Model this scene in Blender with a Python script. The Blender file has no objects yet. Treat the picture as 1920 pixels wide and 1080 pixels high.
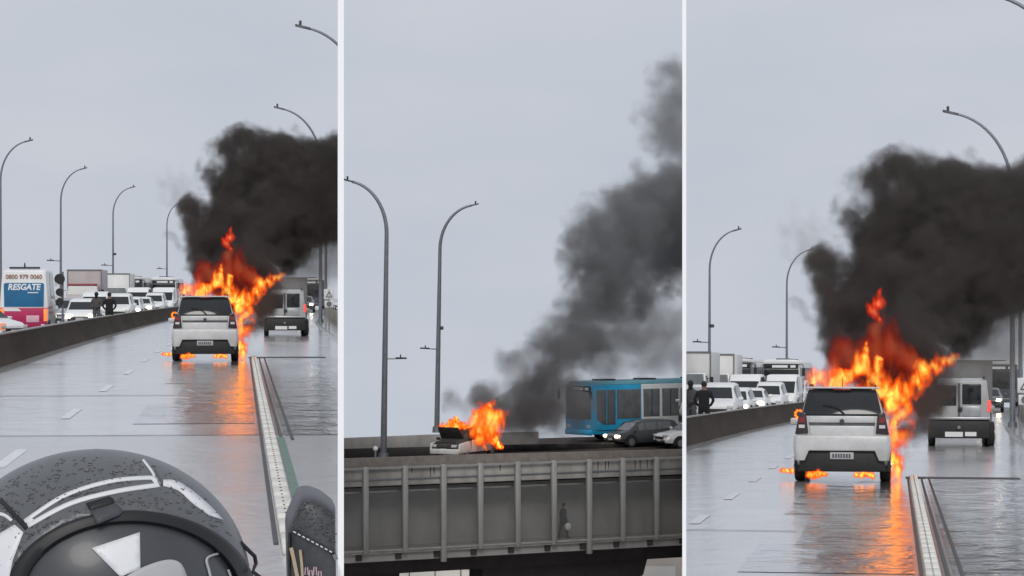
import bpy, bmesh, math, random
from mathutils import Vector, Matrix
R = random.Random(11)
C = bpy.context.scene.collection
sc = bpy.context.scene

# ------------------------------------------------------------------ camera, sky, sun, exposure
F, CX, HZ, H = 5000.0, 960.0, 545.0, 1.9          # focal length in photo pixels, centre column, level row, eye height
cam = bpy.data.cameras.new("camera"); cam.lens = 36.0 * F / 1920; cam.sensor_width = 36
cam.shift_y = (HZ - 540) / 1920; cam.clip_start = 0.2; cam.clip_end = 6000
co = bpy.data.objects.new("camera", cam); C.objects.link(co)
co.location = (0, 0, H); co.rotation_euler = (math.radians(90), 0, 0); sc.camera = co

SUN_EL, SUN_AZ = math.radians(40), math.radians(180)
w = bpy.data.worlds.new("World"); sc.world = w; w.use_nodes = True
nt = w.node_tree; nt.nodes.clear()
out = nt.nodes.new("ShaderNodeOutputWorld"); bg = nt.nodes.new("ShaderNodeBackground")
sky = nt.nodes.new("ShaderNodeTexSky"); sky.sky_type = 'NISHITA'; sky.sun_disc = False
sky.sun_elevation = SUN_EL; sky.sun_rotation = SUN_AZ; sky.dust_density = 4; sky.air_density = 1.5
tc = nt.nodes.new("ShaderNodeTexCoord"); nz = nt.nodes.new("ShaderNodeTexNoise")
mp = nt.nodes.new("ShaderNodeMapping"); mp.inputs["Scale"].default_value = (5, 5, 16)
nt.links.new(tc.outputs["Generated"], mp.inputs["Vector"]); nt.links.new(mp.outputs[0], nz.inputs["Vector"])
nz.inputs["Scale"].default_value = 1.6; nz.inputs["Detail"].default_value = 4
cl = nt.nodes.new("ShaderNodeValToRGB")            # the closed cloud deck, in the sky's own units
cl.color_ramp.elements[0].position = 0.3; cl.color_ramp.elements[0].color = (5.25, 5.70, 6.45, 1)
cl.color_ramp.elements[1].position = 0.72; cl.color_ramp.elements[1].color = (5.85, 6.15, 6.80, 1)
nt.links.new(nz.outputs["Fac"], cl.inputs["Fac"])
mx = nt.nodes.new("ShaderNodeMix"); mx.data_type = 'RGBA'; mx.inputs["Factor"].default_value = 0.97
nt.links.new(sky.outputs[0], mx.inputs["A"]); nt.links.new(cl.outputs[0], mx.inputs["B"])
nt.links.new(mx.outputs["Result"], bg.inputs["Color"]); bg.inputs["Strength"].default_value = 0.1
nt.links.new(bg.outputs[0], out.inputs[0])
sun = bpy.data.lights.new("sun", 'SUN'); sun.energy = 1.5; sun.angle = math.radians(25); sun.color = (1, .97, .93)
so = bpy.data.objects.new("sun", sun); C.objects.link(so)
sd = Vector((math.sin(SUN_AZ) * math.cos(SUN_EL), math.cos(SUN_AZ) * math.cos(SUN_EL), math.sin(SUN_EL)))
so.rotation_euler = sd.to_track_quat('Z', 'Y').to_euler(); so.location = sd * 60
sc.view_settings.view_transform = 'Standard'; sc.view_settings.look = 'None'
sc.view_settings.exposure = 0.0; sc.view_settings.gamma = 1.0
try: sc.view_settings.use_curve_mapping = False
except Exception: pass
sc.render.engine = 'CYCLES'
sc.cycles.use_denoising = True
sc.cycles.max_bounces = 8; sc.cycles.volume_bounces = 1; sc.cycles.transparent_max_bounces = 24
sc.cycles.volume_step_rate = 1.0; sc.cycles.volume_max_steps = 160
sc.cycles.sample_clamp_indirect = 6

# ------------------------------------------------------------------ bays (three stretches of bridge, each with its own frame)
def frame(dx, dz):
    fwd = Vector((dx, 1, dz)).normalized(); rt = fwd.cross(Vector((0, 0, 1))).normalized(); up = rt.cross(fwd)
    r3 = Matrix((rt, fwd, up)).transposed()
    o = Vector((0, 0, H)) - up * H
    return r3, Matrix.Translation(o) @ r3.to_4x4()
class Bay: pass
B1 = Bay(); B1.r, B1.m = frame((451 - CX) / F, 0); B1.k = 1.0
B3 = Bay(); B3.r, B3.m = frame((1676 - CX) / F, -(711.6 - HZ) / F); B3.k = 1 / 1.453
# bay 2 is seen from the side and lies lower
U2, N2 = Vector((.877, .481, 0)).normalized(), Vector((-.481, .877, 0)).normalized()
B2 = Bay(); B2.m = Matrix.Translation((-7.94, 124, 0)) @ Matrix((U2, N2, Vector((0, 0, 1)))).transposed().to_4x4(); B2.k = 1.0
B2.inv = B2.m.inverted()
def ray(px, py): return Vector(((px - CX) / F, 1, -(py - HZ) / F))
def at(px, py, Y):                                  # bay 1 frame: lateral place and height at distance Y along the road
    r = B1.r.transposed() @ ray(px, py)
    return Vector((r.x / r.y * Y, Y, H + r.z / r.y * Y))
def gnd(px, py, z=0):
    r = B1.r.transposed() @ ray(px, py); t = (z - H) / r.z
    return Vector((r.x * t, r.y * t, z))
def at2(px, py, Y):
    r = ray(px, py); return Vector((r.x * Y, Y, H + r.z * Y))
def loc2(px, py, Y): return B2.inv @ at2(px, py, Y)
def curve(Y): return 1.2e-4 * max(0.0, Y - 70) ** 2
def side_plane(px, keep):                           # vertical plane through the standpoint; keep = +1 keeps what is right of it
    d = Vector(((px - CX) / F, 1, 0)).normalized(); n = Vector((d.y, -d.x, 0)) * keep
    return Vector((0, 0, H)), n
CLIP1 = [side_plane(636, -1)]
CLIP2 = [side_plane(642, 1), side_plane(1281, -1)]
CLIP3 = [side_plane(1285, 1)]

# ------------------------------------------------------------------ materials
def mat(name, col, rough=.5, metal=0, var=.10, scale=5, bump=0.0, coat=0, stretch=(1, 1, 1), emit=None, estr=0, alpha=1, spec=.5):
    m = bpy.data.materials.new(name); m.use_nodes = True; t = m.node_tree; b = t.nodes["Principled BSDF"]
    c = t.nodes.new("ShaderNodeTexCoord"); mpg = t.nodes.new("ShaderNodeMapping"); n = t.nodes.new("ShaderNodeTexNoise")
    mpg.inputs["Scale"].default_value = stretch
    t.links.new(c.outputs["Object"], mpg.inputs[0]); t.links.new(mpg.outputs[0], n.inputs["Vector"])
    n.inputs["Scale"].default_value = scale; n.inputs["Detail"].default_value = 5; n.inputs["Roughness"].default_value = .65
    rp = t.nodes.new("ShaderNodeValToRGB"); e = rp.color_ramp.elements
    e[0].position = .28; e[1].position = .72
    e[0].color = tuple(max(0, x * (1 - var)) for x in col) + (1,); e[1].color = tuple(min(1, x * (1 + var)) for x in col) + (1,)
    t.links.new(n.outputs["Fac"], rp.inputs[0]); t.links.new(rp.outputs[0], b.inputs["Base Color"])
    b.inputs["Roughness"].default_value = rough; b.inputs["Metallic"].default_value = metal
    b.inputs["Coat Weight"].default_value = coat; b.inputs["Coat Roughness"].default_value = .08
    b.inputs["Specular IOR Level"].default_value = spec
    if bump:
        bp = t.nodes.new("ShaderNodeBump"); bp.inputs["Strength"].default_value = bump; bp.inputs["Distance"].default_value = .02
        t.links.new(n.outputs["Fac"], bp.inputs["Height"]); t.links.new(bp.outputs[0], b.inputs["Normal"])
    if emit:
        b.inputs["Emission Color"].default_value = emit + (1,); b.inputs["Emission Strength"].default_value = estr
    if alpha < 1: b.inputs["Alpha"].default_value = alpha
    return m
M = {}
M['white'] = mat("white paint", (.80, .80, .79), .28, coat=.5, var=.04, scale=2)
M['white_old'] = mat("worn white paint", (.66, .66, .64), .4, coat=.2, var=.12, scale=3)
M['silver_white'] = mat('pale silver paint', (.58, .58, .575), .34, .1, coat=.3, var=.14, scale=3)
M['offwhite'] = mat('greyish white paint', (.37, .37, .365), .4, coat=.3, var=.12, scale=2)
M['silver'] = mat("silver paint", (.42, .43, .44), .32, .5, coat=.5, var=.06)
M['grey'] = mat("dark grey paint", (.055, .058, .062), .3, coat=.6, var=.12)
M['charred'] = mat("charred paint", (.055, .05, .045), .85, var=.6, scale=7, bump=.4)
M['glass'] = mat("dark glass", (.018, .02, .022), .08, var=.2, scale=2)
M['glass_grey'] = mat("grey glass", (.16, .17, .175), .1, var=.25, scale=1.5)
M['black'] = mat("black plastic", (.018, .018, .019), .55, var=.25, scale=9)
M['tyre'] = mat("tyre rubber", (.02, .02, .02), .8, var=.2)
M['rim'] = mat("wheel alloy", (.4, .4, .41), .35, .8)
M['chrome'] = mat("bright trim", (.55, .55, .56), .25, .9)
M['plate'] = mat("number plate", (.5, .5, .52), .5, var=.1)
M['plate_w'] = mat("pale plate", (.75, .75, .74), .5, var=.06)
M['plate_p'] = mat("pinkish plate", (.72, .42, .5), .5, var=.1)
M['ink'] = mat("dark print", (.09, .09, .10), .6)
M['lamp_red'] = mat("red lamp glass", (.22, .018, .02), .15, coat=.5)
M['lamp_smoked'] = mat("smoked lamp glass", (.035, .022, .024), .15, coat=.6, var=.3)
M['lamp_orange'] = mat("orange lamp glass", (.85, .22, .06), .2, emit=(1, .3, .08), estr=.5)
M['lamp_clear'] = mat("clear lamp glass", (.6, .6, .6), .12, coat=.5)
M['lamp_on'] = mat("lit headlamp", (.9, .88, .8), .2, emit=(1, .80, .48), estr=22)
M['lamp_white'] = mat("small lit lamp", (.9, .9, .85), .2, emit=(1, .95, .85), estr=2.2)
M['lamp_lit_red'] = mat("lit tail lamp", (.7, .06, .06), .2, emit=(1, .08, .06), estr=.8)
M['blue_glass'] = mat("blue window film", (.012, .14, .30), .2, coat=.4, var=.15, scale=1.5)
M['magenta'] = mat("magenta paint", (.46, .012, .095), .3, coat=.4, var=.12)
M['red_print'] = mat("faded red print", (.38, .2, .17), .6)
M['white_print'] = mat("white print", (.8, .82, .84), .6, var=.03)
M['bus_blue'] = mat("blue bus paint", (.028, .46, .80), .3, coat=.4, var=.12, scale=1.5)
M['bus_teal'] = mat("pale blue roof paint", (.16, .42, .50), .4, var=.1)
M['box_white'] = mat("white box panel", (.70, .69, .68), .5, var=.08, scale=2, stretch=(1, 1, .3))
M['box_pink'] = mat("weathered grey red panel", (.46, .40, .40), .5, var=.12, scale=1.5)
M['box_grey'] = mat("grey tarpaulin", (.16, .155, .15), .6, var=.15, scale=2)
M['red_trim'] = mat("dull red trim", (.28, .05, .06), .5)
M['metal'] = mat("galvanised steel", (.22, .235, .25), .45, .6, var=.12, scale=3)
M['metal_dark'] = mat("dark steel", (.07, .075, .08), .5, .5, var=.2)
M['steel_fence'] = mat("painted steel", (.28, .275, .265), .55, .1, var=.14, scale=1.6, stretch=(1, 1, .4))
M['concrete'] = mat("pale concrete", (.36, .35, .335), .75, var=.22, scale=1.3, bump=.3, stretch=(1, 1, .5))
M['concrete_mid'] = mat("stained concrete", (.34, .325, .30), .75, var=.3, scale=1.1, bump=.3, stretch=(1, 1, .35))
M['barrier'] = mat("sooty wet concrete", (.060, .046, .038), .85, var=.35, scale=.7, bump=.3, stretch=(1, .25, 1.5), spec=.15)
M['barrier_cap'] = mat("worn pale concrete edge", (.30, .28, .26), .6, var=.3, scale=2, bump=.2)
M['barrier_dark'] = mat("dark wet barrier", (.030, .027, .026), .7, var=.3, scale=1)
M['parapet'] = mat("brown concrete block", (.19, .165, .145), .7, var=.25, scale=2.5, bump=.3)
M['girder'] = mat("shaded girder concrete", (.035, .030, .030), .9, var=.4, scale=.6)  # near black: the shade under the bridge is put into the colour
M['mesh_back'] = mat("walkway back wall", (.36, .355, .34), .8, var=.2, scale=.7, stretch=(1, 1, .5))
M['mesh'] = mat("fine steel mesh", (.16, .16, .155), .6, .2, var=.15, scale=1.2, alpha=.22)
M['cream'] = mat("cream concrete", (.62, .55, .48), .8, var=.10, scale=.4)
M['cream_w'] = mat("off white panel", (.78, .76, .72), .7, var=.08, scale=.4)
M['partition'] = mat("white painted board", (.97, .97, .97), .6, var=.01)
M['paint_line'] = mat("road paint", (.72, .73, .75), .4, var=.15, scale=6)
M['kerb_white'] = mat("white painted kerb", (.80, .77, .70), .5, var=.2, scale=5, bump=.2)
M['green_paint'] = mat("worn green paint", (.06, .17, .11), .35, var=.4, scale=4)
M['joint'] = mat("joint filler", (.035, .034, .035), .5, var=.3)
M['slate_joint'] = mat("grey joint filler", (.10, .10, .105), .4, var=.3)
M['water'] = mat("grey sea water", (.10, .12, .13), .15, var=.2, scale=.05, bump=.3)
M['cloth_dark'] = mat("black cloth", (.012, .012, .015), .9, var=.3)
M['cloth_navy'] = mat("navy cloth", (.022, .026, .04), .9, var=.3)
M['cloth_grey'] = mat("grey trousers", (.10, .105, .12), .9, var=.2)
M['vest'] = mat("grey vest", (.08, .07, .07), .9, var=.3)
M['skin'] = mat("skin", (.20, .11, .075), .6, var=.1)
M['hair'] = mat("black hair", (.01, .01, .01), .7)
M['hel_grey'] = mat("matt grey helmet shell", (.095, .098, .104), .42, var=.12, scale=30, coat=.15)
M['hel_visor'] = mat("dark grey lower shell", (.05, .052, .058), .38, var=.15, scale=15, coat=.1)
M['hel_white'] = mat("white helmet graphic", (.70, .70, .71), .4, var=.04, scale=20)
M['hel_line'] = mat("light grey helmet line", (.42, .42, .43), .4, var=.05, scale=20)
M['gasket'] = mat("black rubber gasket", (.008, .008, .009), .5, var=.2)
M['drop'] = mat("water drop", (.05, .05, .055), .05, coat=1, var=.3)
M['bag'] = mat("wet black fabric", (.045, .046, .05), .42, var=.25, scale=60, bump=.08)
M['tan'] = mat("tan webbing", (.42, .33, .22), .7, var=.15, scale=60)
M['thread'] = mat("white stitching", (.6, .6, .6), .7)
M['pink_print'] = mat("pale pink print", (.5, .36, .38), .6, var=.15, scale=80)

def wet_road(name, base, rip, rough0, rough1, var=.35, coat=1.0, crough=.10):
    m = bpy.data.materials.new(name); m.use_nodes = True; t = m.node_tree; b = t.nodes["Principled BSDF"]
    N, L = t.nodes.new, t.links.new
    c = N("ShaderNodeTexCoord")
    def noise(sx, sy, scale, det=4, dist=0):
        mpg = N("ShaderNodeMapping"); mpg.inputs["Scale"].default_value = (sx, sy, 1); n = N("ShaderNodeTexNoise")
        n.inputs["Scale"].default_value = scale; n.inputs["Detail"].default_value = det; n.inputs["Distortion"].default_value = dist
        L(c.outputs["Object"], mpg.inputs[0]); L(mpg.outputs[0], n.inputs["Vector"]); return n.outputs["Fac"]
    big = noise(.5, .12, 1.0, 4, .3); fine = noise(1, 1, 9, 6); rip1 = noise(1.3, .62, 1.0, 3, .6); rip2 = noise(3.2, 2.2, 1.0, 3, .6)
    rp = N("ShaderNodeValToRGB"); e = rp.color_ramp.elements
    e[0].position, e[1].position = .3, .7
    e[0].color = tuple(x * (1 - var) for x in base) + (1,); e[1].color = tuple(x * (1 + var) for x in base) + (1,)
    ad = N("ShaderNodeMath"); ad.operation = 'ADD'; s1 = N("ShaderNodeMath"); s1.operation = 'MULTIPLY'; s1.inputs[1].default_value = .5
    L(big, ad.inputs[0]); L(fine, ad.inputs[1]); L(ad.outputs[0], s1.inputs[0]); L(s1.outputs[0], rp.inputs[0]); L(rp.outputs[0], b.inputs["Base Color"])
    mr = N("ShaderNodeMapRange"); mr.inputs[1].default_value = .38; mr.inputs[2].default_value = .62
    mr.inputs[3].default_value = rough0; mr.inputs[4].default_value = rough1
    L(big, mr.inputs[0]); L(mr.outputs[0], b.inputs["Roughness"])
    b1 = N("ShaderNodeBump"); b1.inputs["Strength"].default_value = 1; b1.inputs["Distance"].default_value = rip
    b2 = N("ShaderNodeBump"); b2.inputs["Strength"].default_value = 1; b2.inputs["Distance"].default_value = rip * .28
    L(rip1, b1.inputs["Height"]); L(rip2, b2.inputs["Height"]); L(b1.outputs[0], b2.inputs["Normal"]); L(b2.outputs[0], b.inputs["Normal"])
    b.inputs["Specular IOR Level"].default_value = .6
    b.inputs["Coat Weight"].default_value = coat; b.inputs["Coat IOR"].default_value = 1.4; b.inputs["Coat Roughness"].default_value = crough; L(b2.outputs[0], b.inputs["Coat Normal"])
    return m
M['road'] = wet_road("wet concrete roadway", (.45, .43, .42), .016, .12, .3, .3, 1.0, .16)
M['road_rough'] = wet_road("wet rippled asphalt", (.20, .192, .19), .045, .1, .25, .4, 1.0, .13)
M['road_far'] = wet_road("wet opposite roadway", (.2, .2, .2), .006, .1, .2)
M['road_near'] = wet_road('wet concrete slab', (.42, .40, .40), .020, .25, .4, .2, 1.0, .22)
M['rust'] = mat('rust streak', (.11, .06, .035), .8, var=.4, scale=6)
M['pave'] = wet_road("wet footway concrete", (.36, .35, .34), .01, .25, .5)

# ------------------------------------------------------------------ mesh builder
class MB:
    def __init__(s): s.v, s.f = [], []
    def add(s, vs, fs):
        n = len(s.v); s.v += [tuple(v) for v in vs]; s.f += [tuple(i + n for i in f) for f in fs]; return s
    def box(s, x0, x1, y0, y1, z0, z1):
        return s.add([(x0,y0,z0),(x1,y0,z0),(x1,y1,z0),(x0,y1,z0),(x0,y0,z1),(x1,y0,z1),(x1,y1,z1),(x0,y1,z1)],
                     [(0,3,2,1),(4,5,6,7),(0,1,5,4),(1,2,6,5),(2,3,7,6),(3,0,4,7)])
    def loft(s, rings, cap=True):
        n = len(rings[0]); vs = [p for r in rings for p in r]; fs = []
        for i in range(len(rings) - 1):
            for j in range(n):
                k = (j + 1) % n; fs.append((i*n+j, i*n+k, (i+1)*n+k, (i+1)*n+j))
        if cap: fs += [tuple(range(n))[::-1], tuple((len(rings)-1)*n + j for j in range(n))]
        return s.add(vs, fs)
    def tube(s, pts, r, n=8, cap=True):
        pts = [Vector(p) for p in pts]; rs = r if isinstance(r, (list, tuple)) else [r] * len(pts); rings = []; ref = None
        for i, p in enumerate(pts):
            d = (pts[min(i+1, len(pts)-1)] - pts[max(i-1, 0)]).normalized()
            if ref is None: ref = d.orthogonal().normalized()
            a = (ref - d * ref.dot(d)).normalized(); ref = a; b = d.cross(a)
            rings.append([p + (a * math.cos(q) + b * math.sin(q)) * rs[i] for q in [2*math.pi*k/n for k in range(n)]])
        return s.loft(rings, cap)
    def cyl(s, p0, p1, r0, r1=None, n=16): return s.tube([p0, p1], [r0, r0 if r1 is None else r1], n)
    def ball(s, c, r, seg=10, rings=7):
        rx, ry, rz = r if isinstance(r, (tuple, list)) else (r, r, r); vs = [(c[0], c[1], c[2]+rz)]; fs = []
        for i in range(1, rings):
            t = math.pi*i/rings
            for j in range(seg):
                p = 2*math.pi*j/seg; vs.append((c[0]+rx*math.sin(t)*math.cos(p), c[1]+ry*math.sin(t)*math.sin(p), c[2]+rz*math.cos(t)))
        vs.append((c[0], c[1], c[2]-rz)); last = len(vs)-1
        for j in range(seg):
            k = (j+1) % seg; fs.append((0, 1+j, 1+k)); fs.append((last, 1+(rings-2)*seg+k, 1+(rings-2)*seg+j))
            for i in range(rings-2): fs.append((1+i*seg+j, 1+(i+1)*seg+j, 1+(i+1)*seg+k, 1+i*seg+k))
        return s.add(vs, fs)
    def patch(s, q, u0, u1, v0, v1, off, th=.012, n=1):     # a slightly proud pane on a quad q = (a, b, c, d)
        a, b, c, d = [Vector(p) for p in q]; nn = ((c - a).cross(d - b)).normalized()
        P = lambda u, v: (a*(1-u) + b*u)*(1-v) + (d*(1-u) + c*u)*v
        fr = [P(u0, v0), P(u1, v0), P(u1, v1), P(u0, v1)]
        vs = [p + nn*off for p in fr] + [p - nn*th for p in fr]
        return s.add(vs, [(0,1,2,3),(4,7,6,5),(0,4,5,1),(1,5,6,2),(2,6,7,3),(3,7,4,0)])
    def mesh(s, name, m, smooth=None):
        me = bpy.data.meshes.new(name); me.from_pydata(s.v, [], s.f); me.materials.append(m)
        bm = bmesh.new(); bm.from_mesh(me); bmesh.ops.recalc_face_normals(bm, faces=bm.faces); bm.to_mesh(me); bm.free()
        if smooth is not None:
            me.shade_smooth(); me.set_sharp_from_angle(angle=math.radians(smooth))
        return me
    def build(s, name, m, parent=None, smooth=None, bevel=0, seg=2):
        o = bpy.data.objects.new(name, s.mesh(name, m, smooth)); C.objects.link(o)
        if parent is not None: o.parent = parent
        if bevel:
            bv = o.modifiers.new("bevel", 'BEVEL'); bv.width = bevel; bv.segments = seg; bv.limit_method = 'ANGLE'; bv.angle_limit = math.radians(25)
            o.data.shade_smooth()
            bv.harden_normals = False
        return o
def empty(name):
    o = bpy.data.objects.new(name, None); C.objects.link(o); o.empty_display_size = .2; return o
def tag(o, label=None, cat=None, group=None, kind=None):
    if label: o['label'] = label
    if cat: o['category'] = cat
    if group: o['group'] = group
    if kind: o['kind'] = kind
    return o
def struct(o): o['kind'] = 'structure'; return o
KIDS = {}
def tree(o):
    out = [o]; i = 0
    while i < len(out): out += list(out[i].children); i += 1
    return out
def dup(root, parent=None):
    c = root.copy(); C.objects.link(c)
    for k in ('label', 'group'):
        if parent is None and k in c: del c[k]
    if parent is not None:
        c.parent = parent; c.matrix_parent_inverse = root.matrix_parent_inverse.copy()
    for ch in list(root.children): dup(ch, c)
    return c
def place(o, bay, p, rz=0.0, sc_=1.0):
    p = Vector(p)
    o.matrix_world = bay.m @ Matrix.Translation((p.x, p.y * bay.k, p.z)) @ Matrix.Rotation(rz, 4, 'Z') @ Matrix.Scale(sc_, 4)
    return o
def text_into(mb, body, size, mtx, depth=.004, bold=0.0, shear=0.0, width=None):
    cu = bpy.data.curves.new("text", 'FONT'); cu.body = body; cu.size = size; cu.align_x = 'CENTER'; cu.align_y = 'CENTER'
    cu.extrude = depth; cu.offset = bold; cu.shear = shear
    o = bpy.data.objects.new("text", cu); C.objects.link(o); dg = bpy.context.evaluated_depsgraph_get()
    me = bpy.data.meshes.new_from_object(o.evaluated_get(dg)); k = 1.0
    if width:
        xs = [v.co.x for v in me.vertices]; k = width / (max(xs) - min(xs))
    mb.add([mtx @ Vector((v.co.x * k, v.co.y, v.co.z)) for v in me.vertices], [tuple(p.vertices) for p in me.polygons])
    bpy.data.objects.remove(o); bpy.data.meshes.remove(me); bpy.data.curves.remove(cu)
def facing(x, y, z, back=True):                     # text plane on a face that looks along -Y (back) or +Y
    m = Matrix.Translation((x, y, z)) @ Matrix.Rotation(math.radians(90), 4, 'X')
    return m if back else Matrix.Translation((x, y, z)) @ Matrix.Rotation(math.pi, 4, 'Z') @ Matrix.Rotation(math.radians(90), 4, 'X')
def clip(root, planes):                             # cut what would reach past a partition wall
    bpy.context.view_layer.update()
    dg = bpy.context.evaluated_depsgraph_get()
    for o in tree(root):
        if o.type != 'MESH': continue
        mw = o.matrix_world
        bb = [mw @ Vector(c) for c in o.bound_box]
        cut = [(p, n) for p, n in planes if any((b - p).dot(n) < 0 for b in bb)]
        if not cut: continue
        me = bpy.data.meshes.new_from_object(o.evaluated_get(dg)); o.modifiers.clear()
        bm = bmesh.new(); bm.from_mesh(me); inv = mw.inverted(); r3 = mw.to_3x3()
        for p, n in cut:
            res = bmesh.ops.bisect_plane(bm, geom=bm.verts[:] + bm.edges[:] + bm.faces[:], plane_co=inv @ p, plane_no=(r3.transposed() @ n).normalized(), clear_inner=True, dist=1e-5)
            ed = [g for g in res['geom_cut'] if isinstance(g, bmesh.types.BMEdge)]
            if ed:
                try: bmesh.ops.triangle_fill(bm, use_beauty=True, edges=ed)
                except Exception: pass
        if len(bm.faces) == 0:
            bm.free(); bpy.data.objects.remove(o); continue
        bmesh.ops.recalc_face_normals(bm, faces=bm.faces) if 'smoke' in o.name or 'flame' in o.name else None
        bm.to_mesh(me); bm.free(); o.data = me
    return root

# ------------------------------------------------------------------ vehicles (local frame: front = +Y, base at z 0)
SHAPES = {
 'mpv': [(-2.00,.40,.80,.65,.865,1.21,.755,1.27,.70),(-1.72,.30,.82,.65,.87,1.19,.775,1.69,.63),(-1.45,.28,.83,.65,.87,1.17,.785,1.735,.64),(-.5,.25,.83,.62,.87,1.08,.79,1.745,.64),
         (.35,.24,.83,.62,.87,1.05,.79,1.71,.63),(.75,.24,.83,.62,.87,1.03,.79,1.56,.61),(1.35,.26,.82,.62,.86,.99,.77,1.05,.70),(1.95,.30,.78,.58,.82,.87,.70,.91,.62),(2.12,.34,.68,.5,.74,.73,.60,.76,.52)],
 'sedan': [(-2.15,.42,.70,.6,.78,.88,.70,.93,.62),(-1.55,.32,.80,.6,.85,.93,.77,.99,.68),(-.85,.26,.82,.6,.86,.94,.78,1.42,.58),(.15,.25,.82,.6,.86,.93,.78,1.46,.59),
         (.55,.25,.82,.6,.86,.92,.78,1.33,.57),(1.15,.25,.81,.6,.85,.90,.76,.96,.68),(1.95,.3,.77,.55,.80,.80,.68,.84,.6),(2.15,.34,.66,.46,.72,.66,.58,.69,.5)],
 'van': [(-2.4,.40,.90,.7,.985,1.35,.97,2.58,.88),(-1.0,.32,.92,.7,1.0,1.35,.98,2.66,.89),(1.0,.30,.92,.7,1.0,1.35,.98,2.62,.88),(1.55,.30,.92,.7,1.0,1.30,.97,2.2,.86),
         (2.3,.32,.90,.7,.98,1.2,.93,1.27,.84),(2.75,.36,.85,.6,.92,1.0,.82,1.05,.74),(2.9,.40,.74,.55,.82,.8,.70,.83,.6)],
 'small_van': [(-2.05,.42,.80,.75,.86,1.12,.85,1.88,.76),(-1.0,.34,.82,.7,.87,1.12,.85,1.95,.77),(.2,.3,.82,.7,.87,1.1,.85,1.9,.76),(.7,.3,.82,.7,.87,1.08,.84,1.65,.73),
         (1.35,.32,.81,.66,.86,1.03,.8,1.09,.72),(1.95,.35,.77,.6,.82,.92,.72,.96,.64),(2.12,.4,.68,.52,.74,.76,.62,.79,.54)],
}
def ring(st):
    y, zb, ws, zm, wm, zt, wt, zr, wr = st; dp = min(.06, (zr - zt) * .4)
    half = [(ws, zb), (wm, zm), (wt, zt), (wr, zr - dp), (wr - .13, zr)]
    return [Vector((x, y, z)) for x, z in half] + [Vector((-x, y, z)) for x, z in reversed(half)]
def wheel_set(root, ys, xo, r, width=.2, rim=None):
    t = MB(); n = 20
    prof = [(-.5, .82), (-.42, .97), (-.2, 1), (.2, 1), (.42, .97), (.5, .82)]
    t.loft([[Vector((a * width, r * b * math.cos(2*math.pi*k/n), r * b * math.sin(2*math.pi*k/n))) for k in range(n)] for a, b in prof])
    tm = t.mesh('tyre', M['tyre'], 40)
    h = MB(); h.cyl((-width*.52, 0, 0), (width*.52, 0, 0), r*.62, r*.62, 14); h.cyl((-width*.6, 0, 0), (width*.6, 0, 0), r*.18, r*.18, 8)
    hm = h.mesh('rim', rim or M['rim'], 40)
    for y in ys:
        for s in (-1, 1):
            a = bpy.data.objects.new('wheel', tm); C.objects.link(a); a.parent = root; a.location = (s * xo, y, r)
            b = bpy.data.objects.new('rim', hm); C.objects.link(b); b.parent = a
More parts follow.
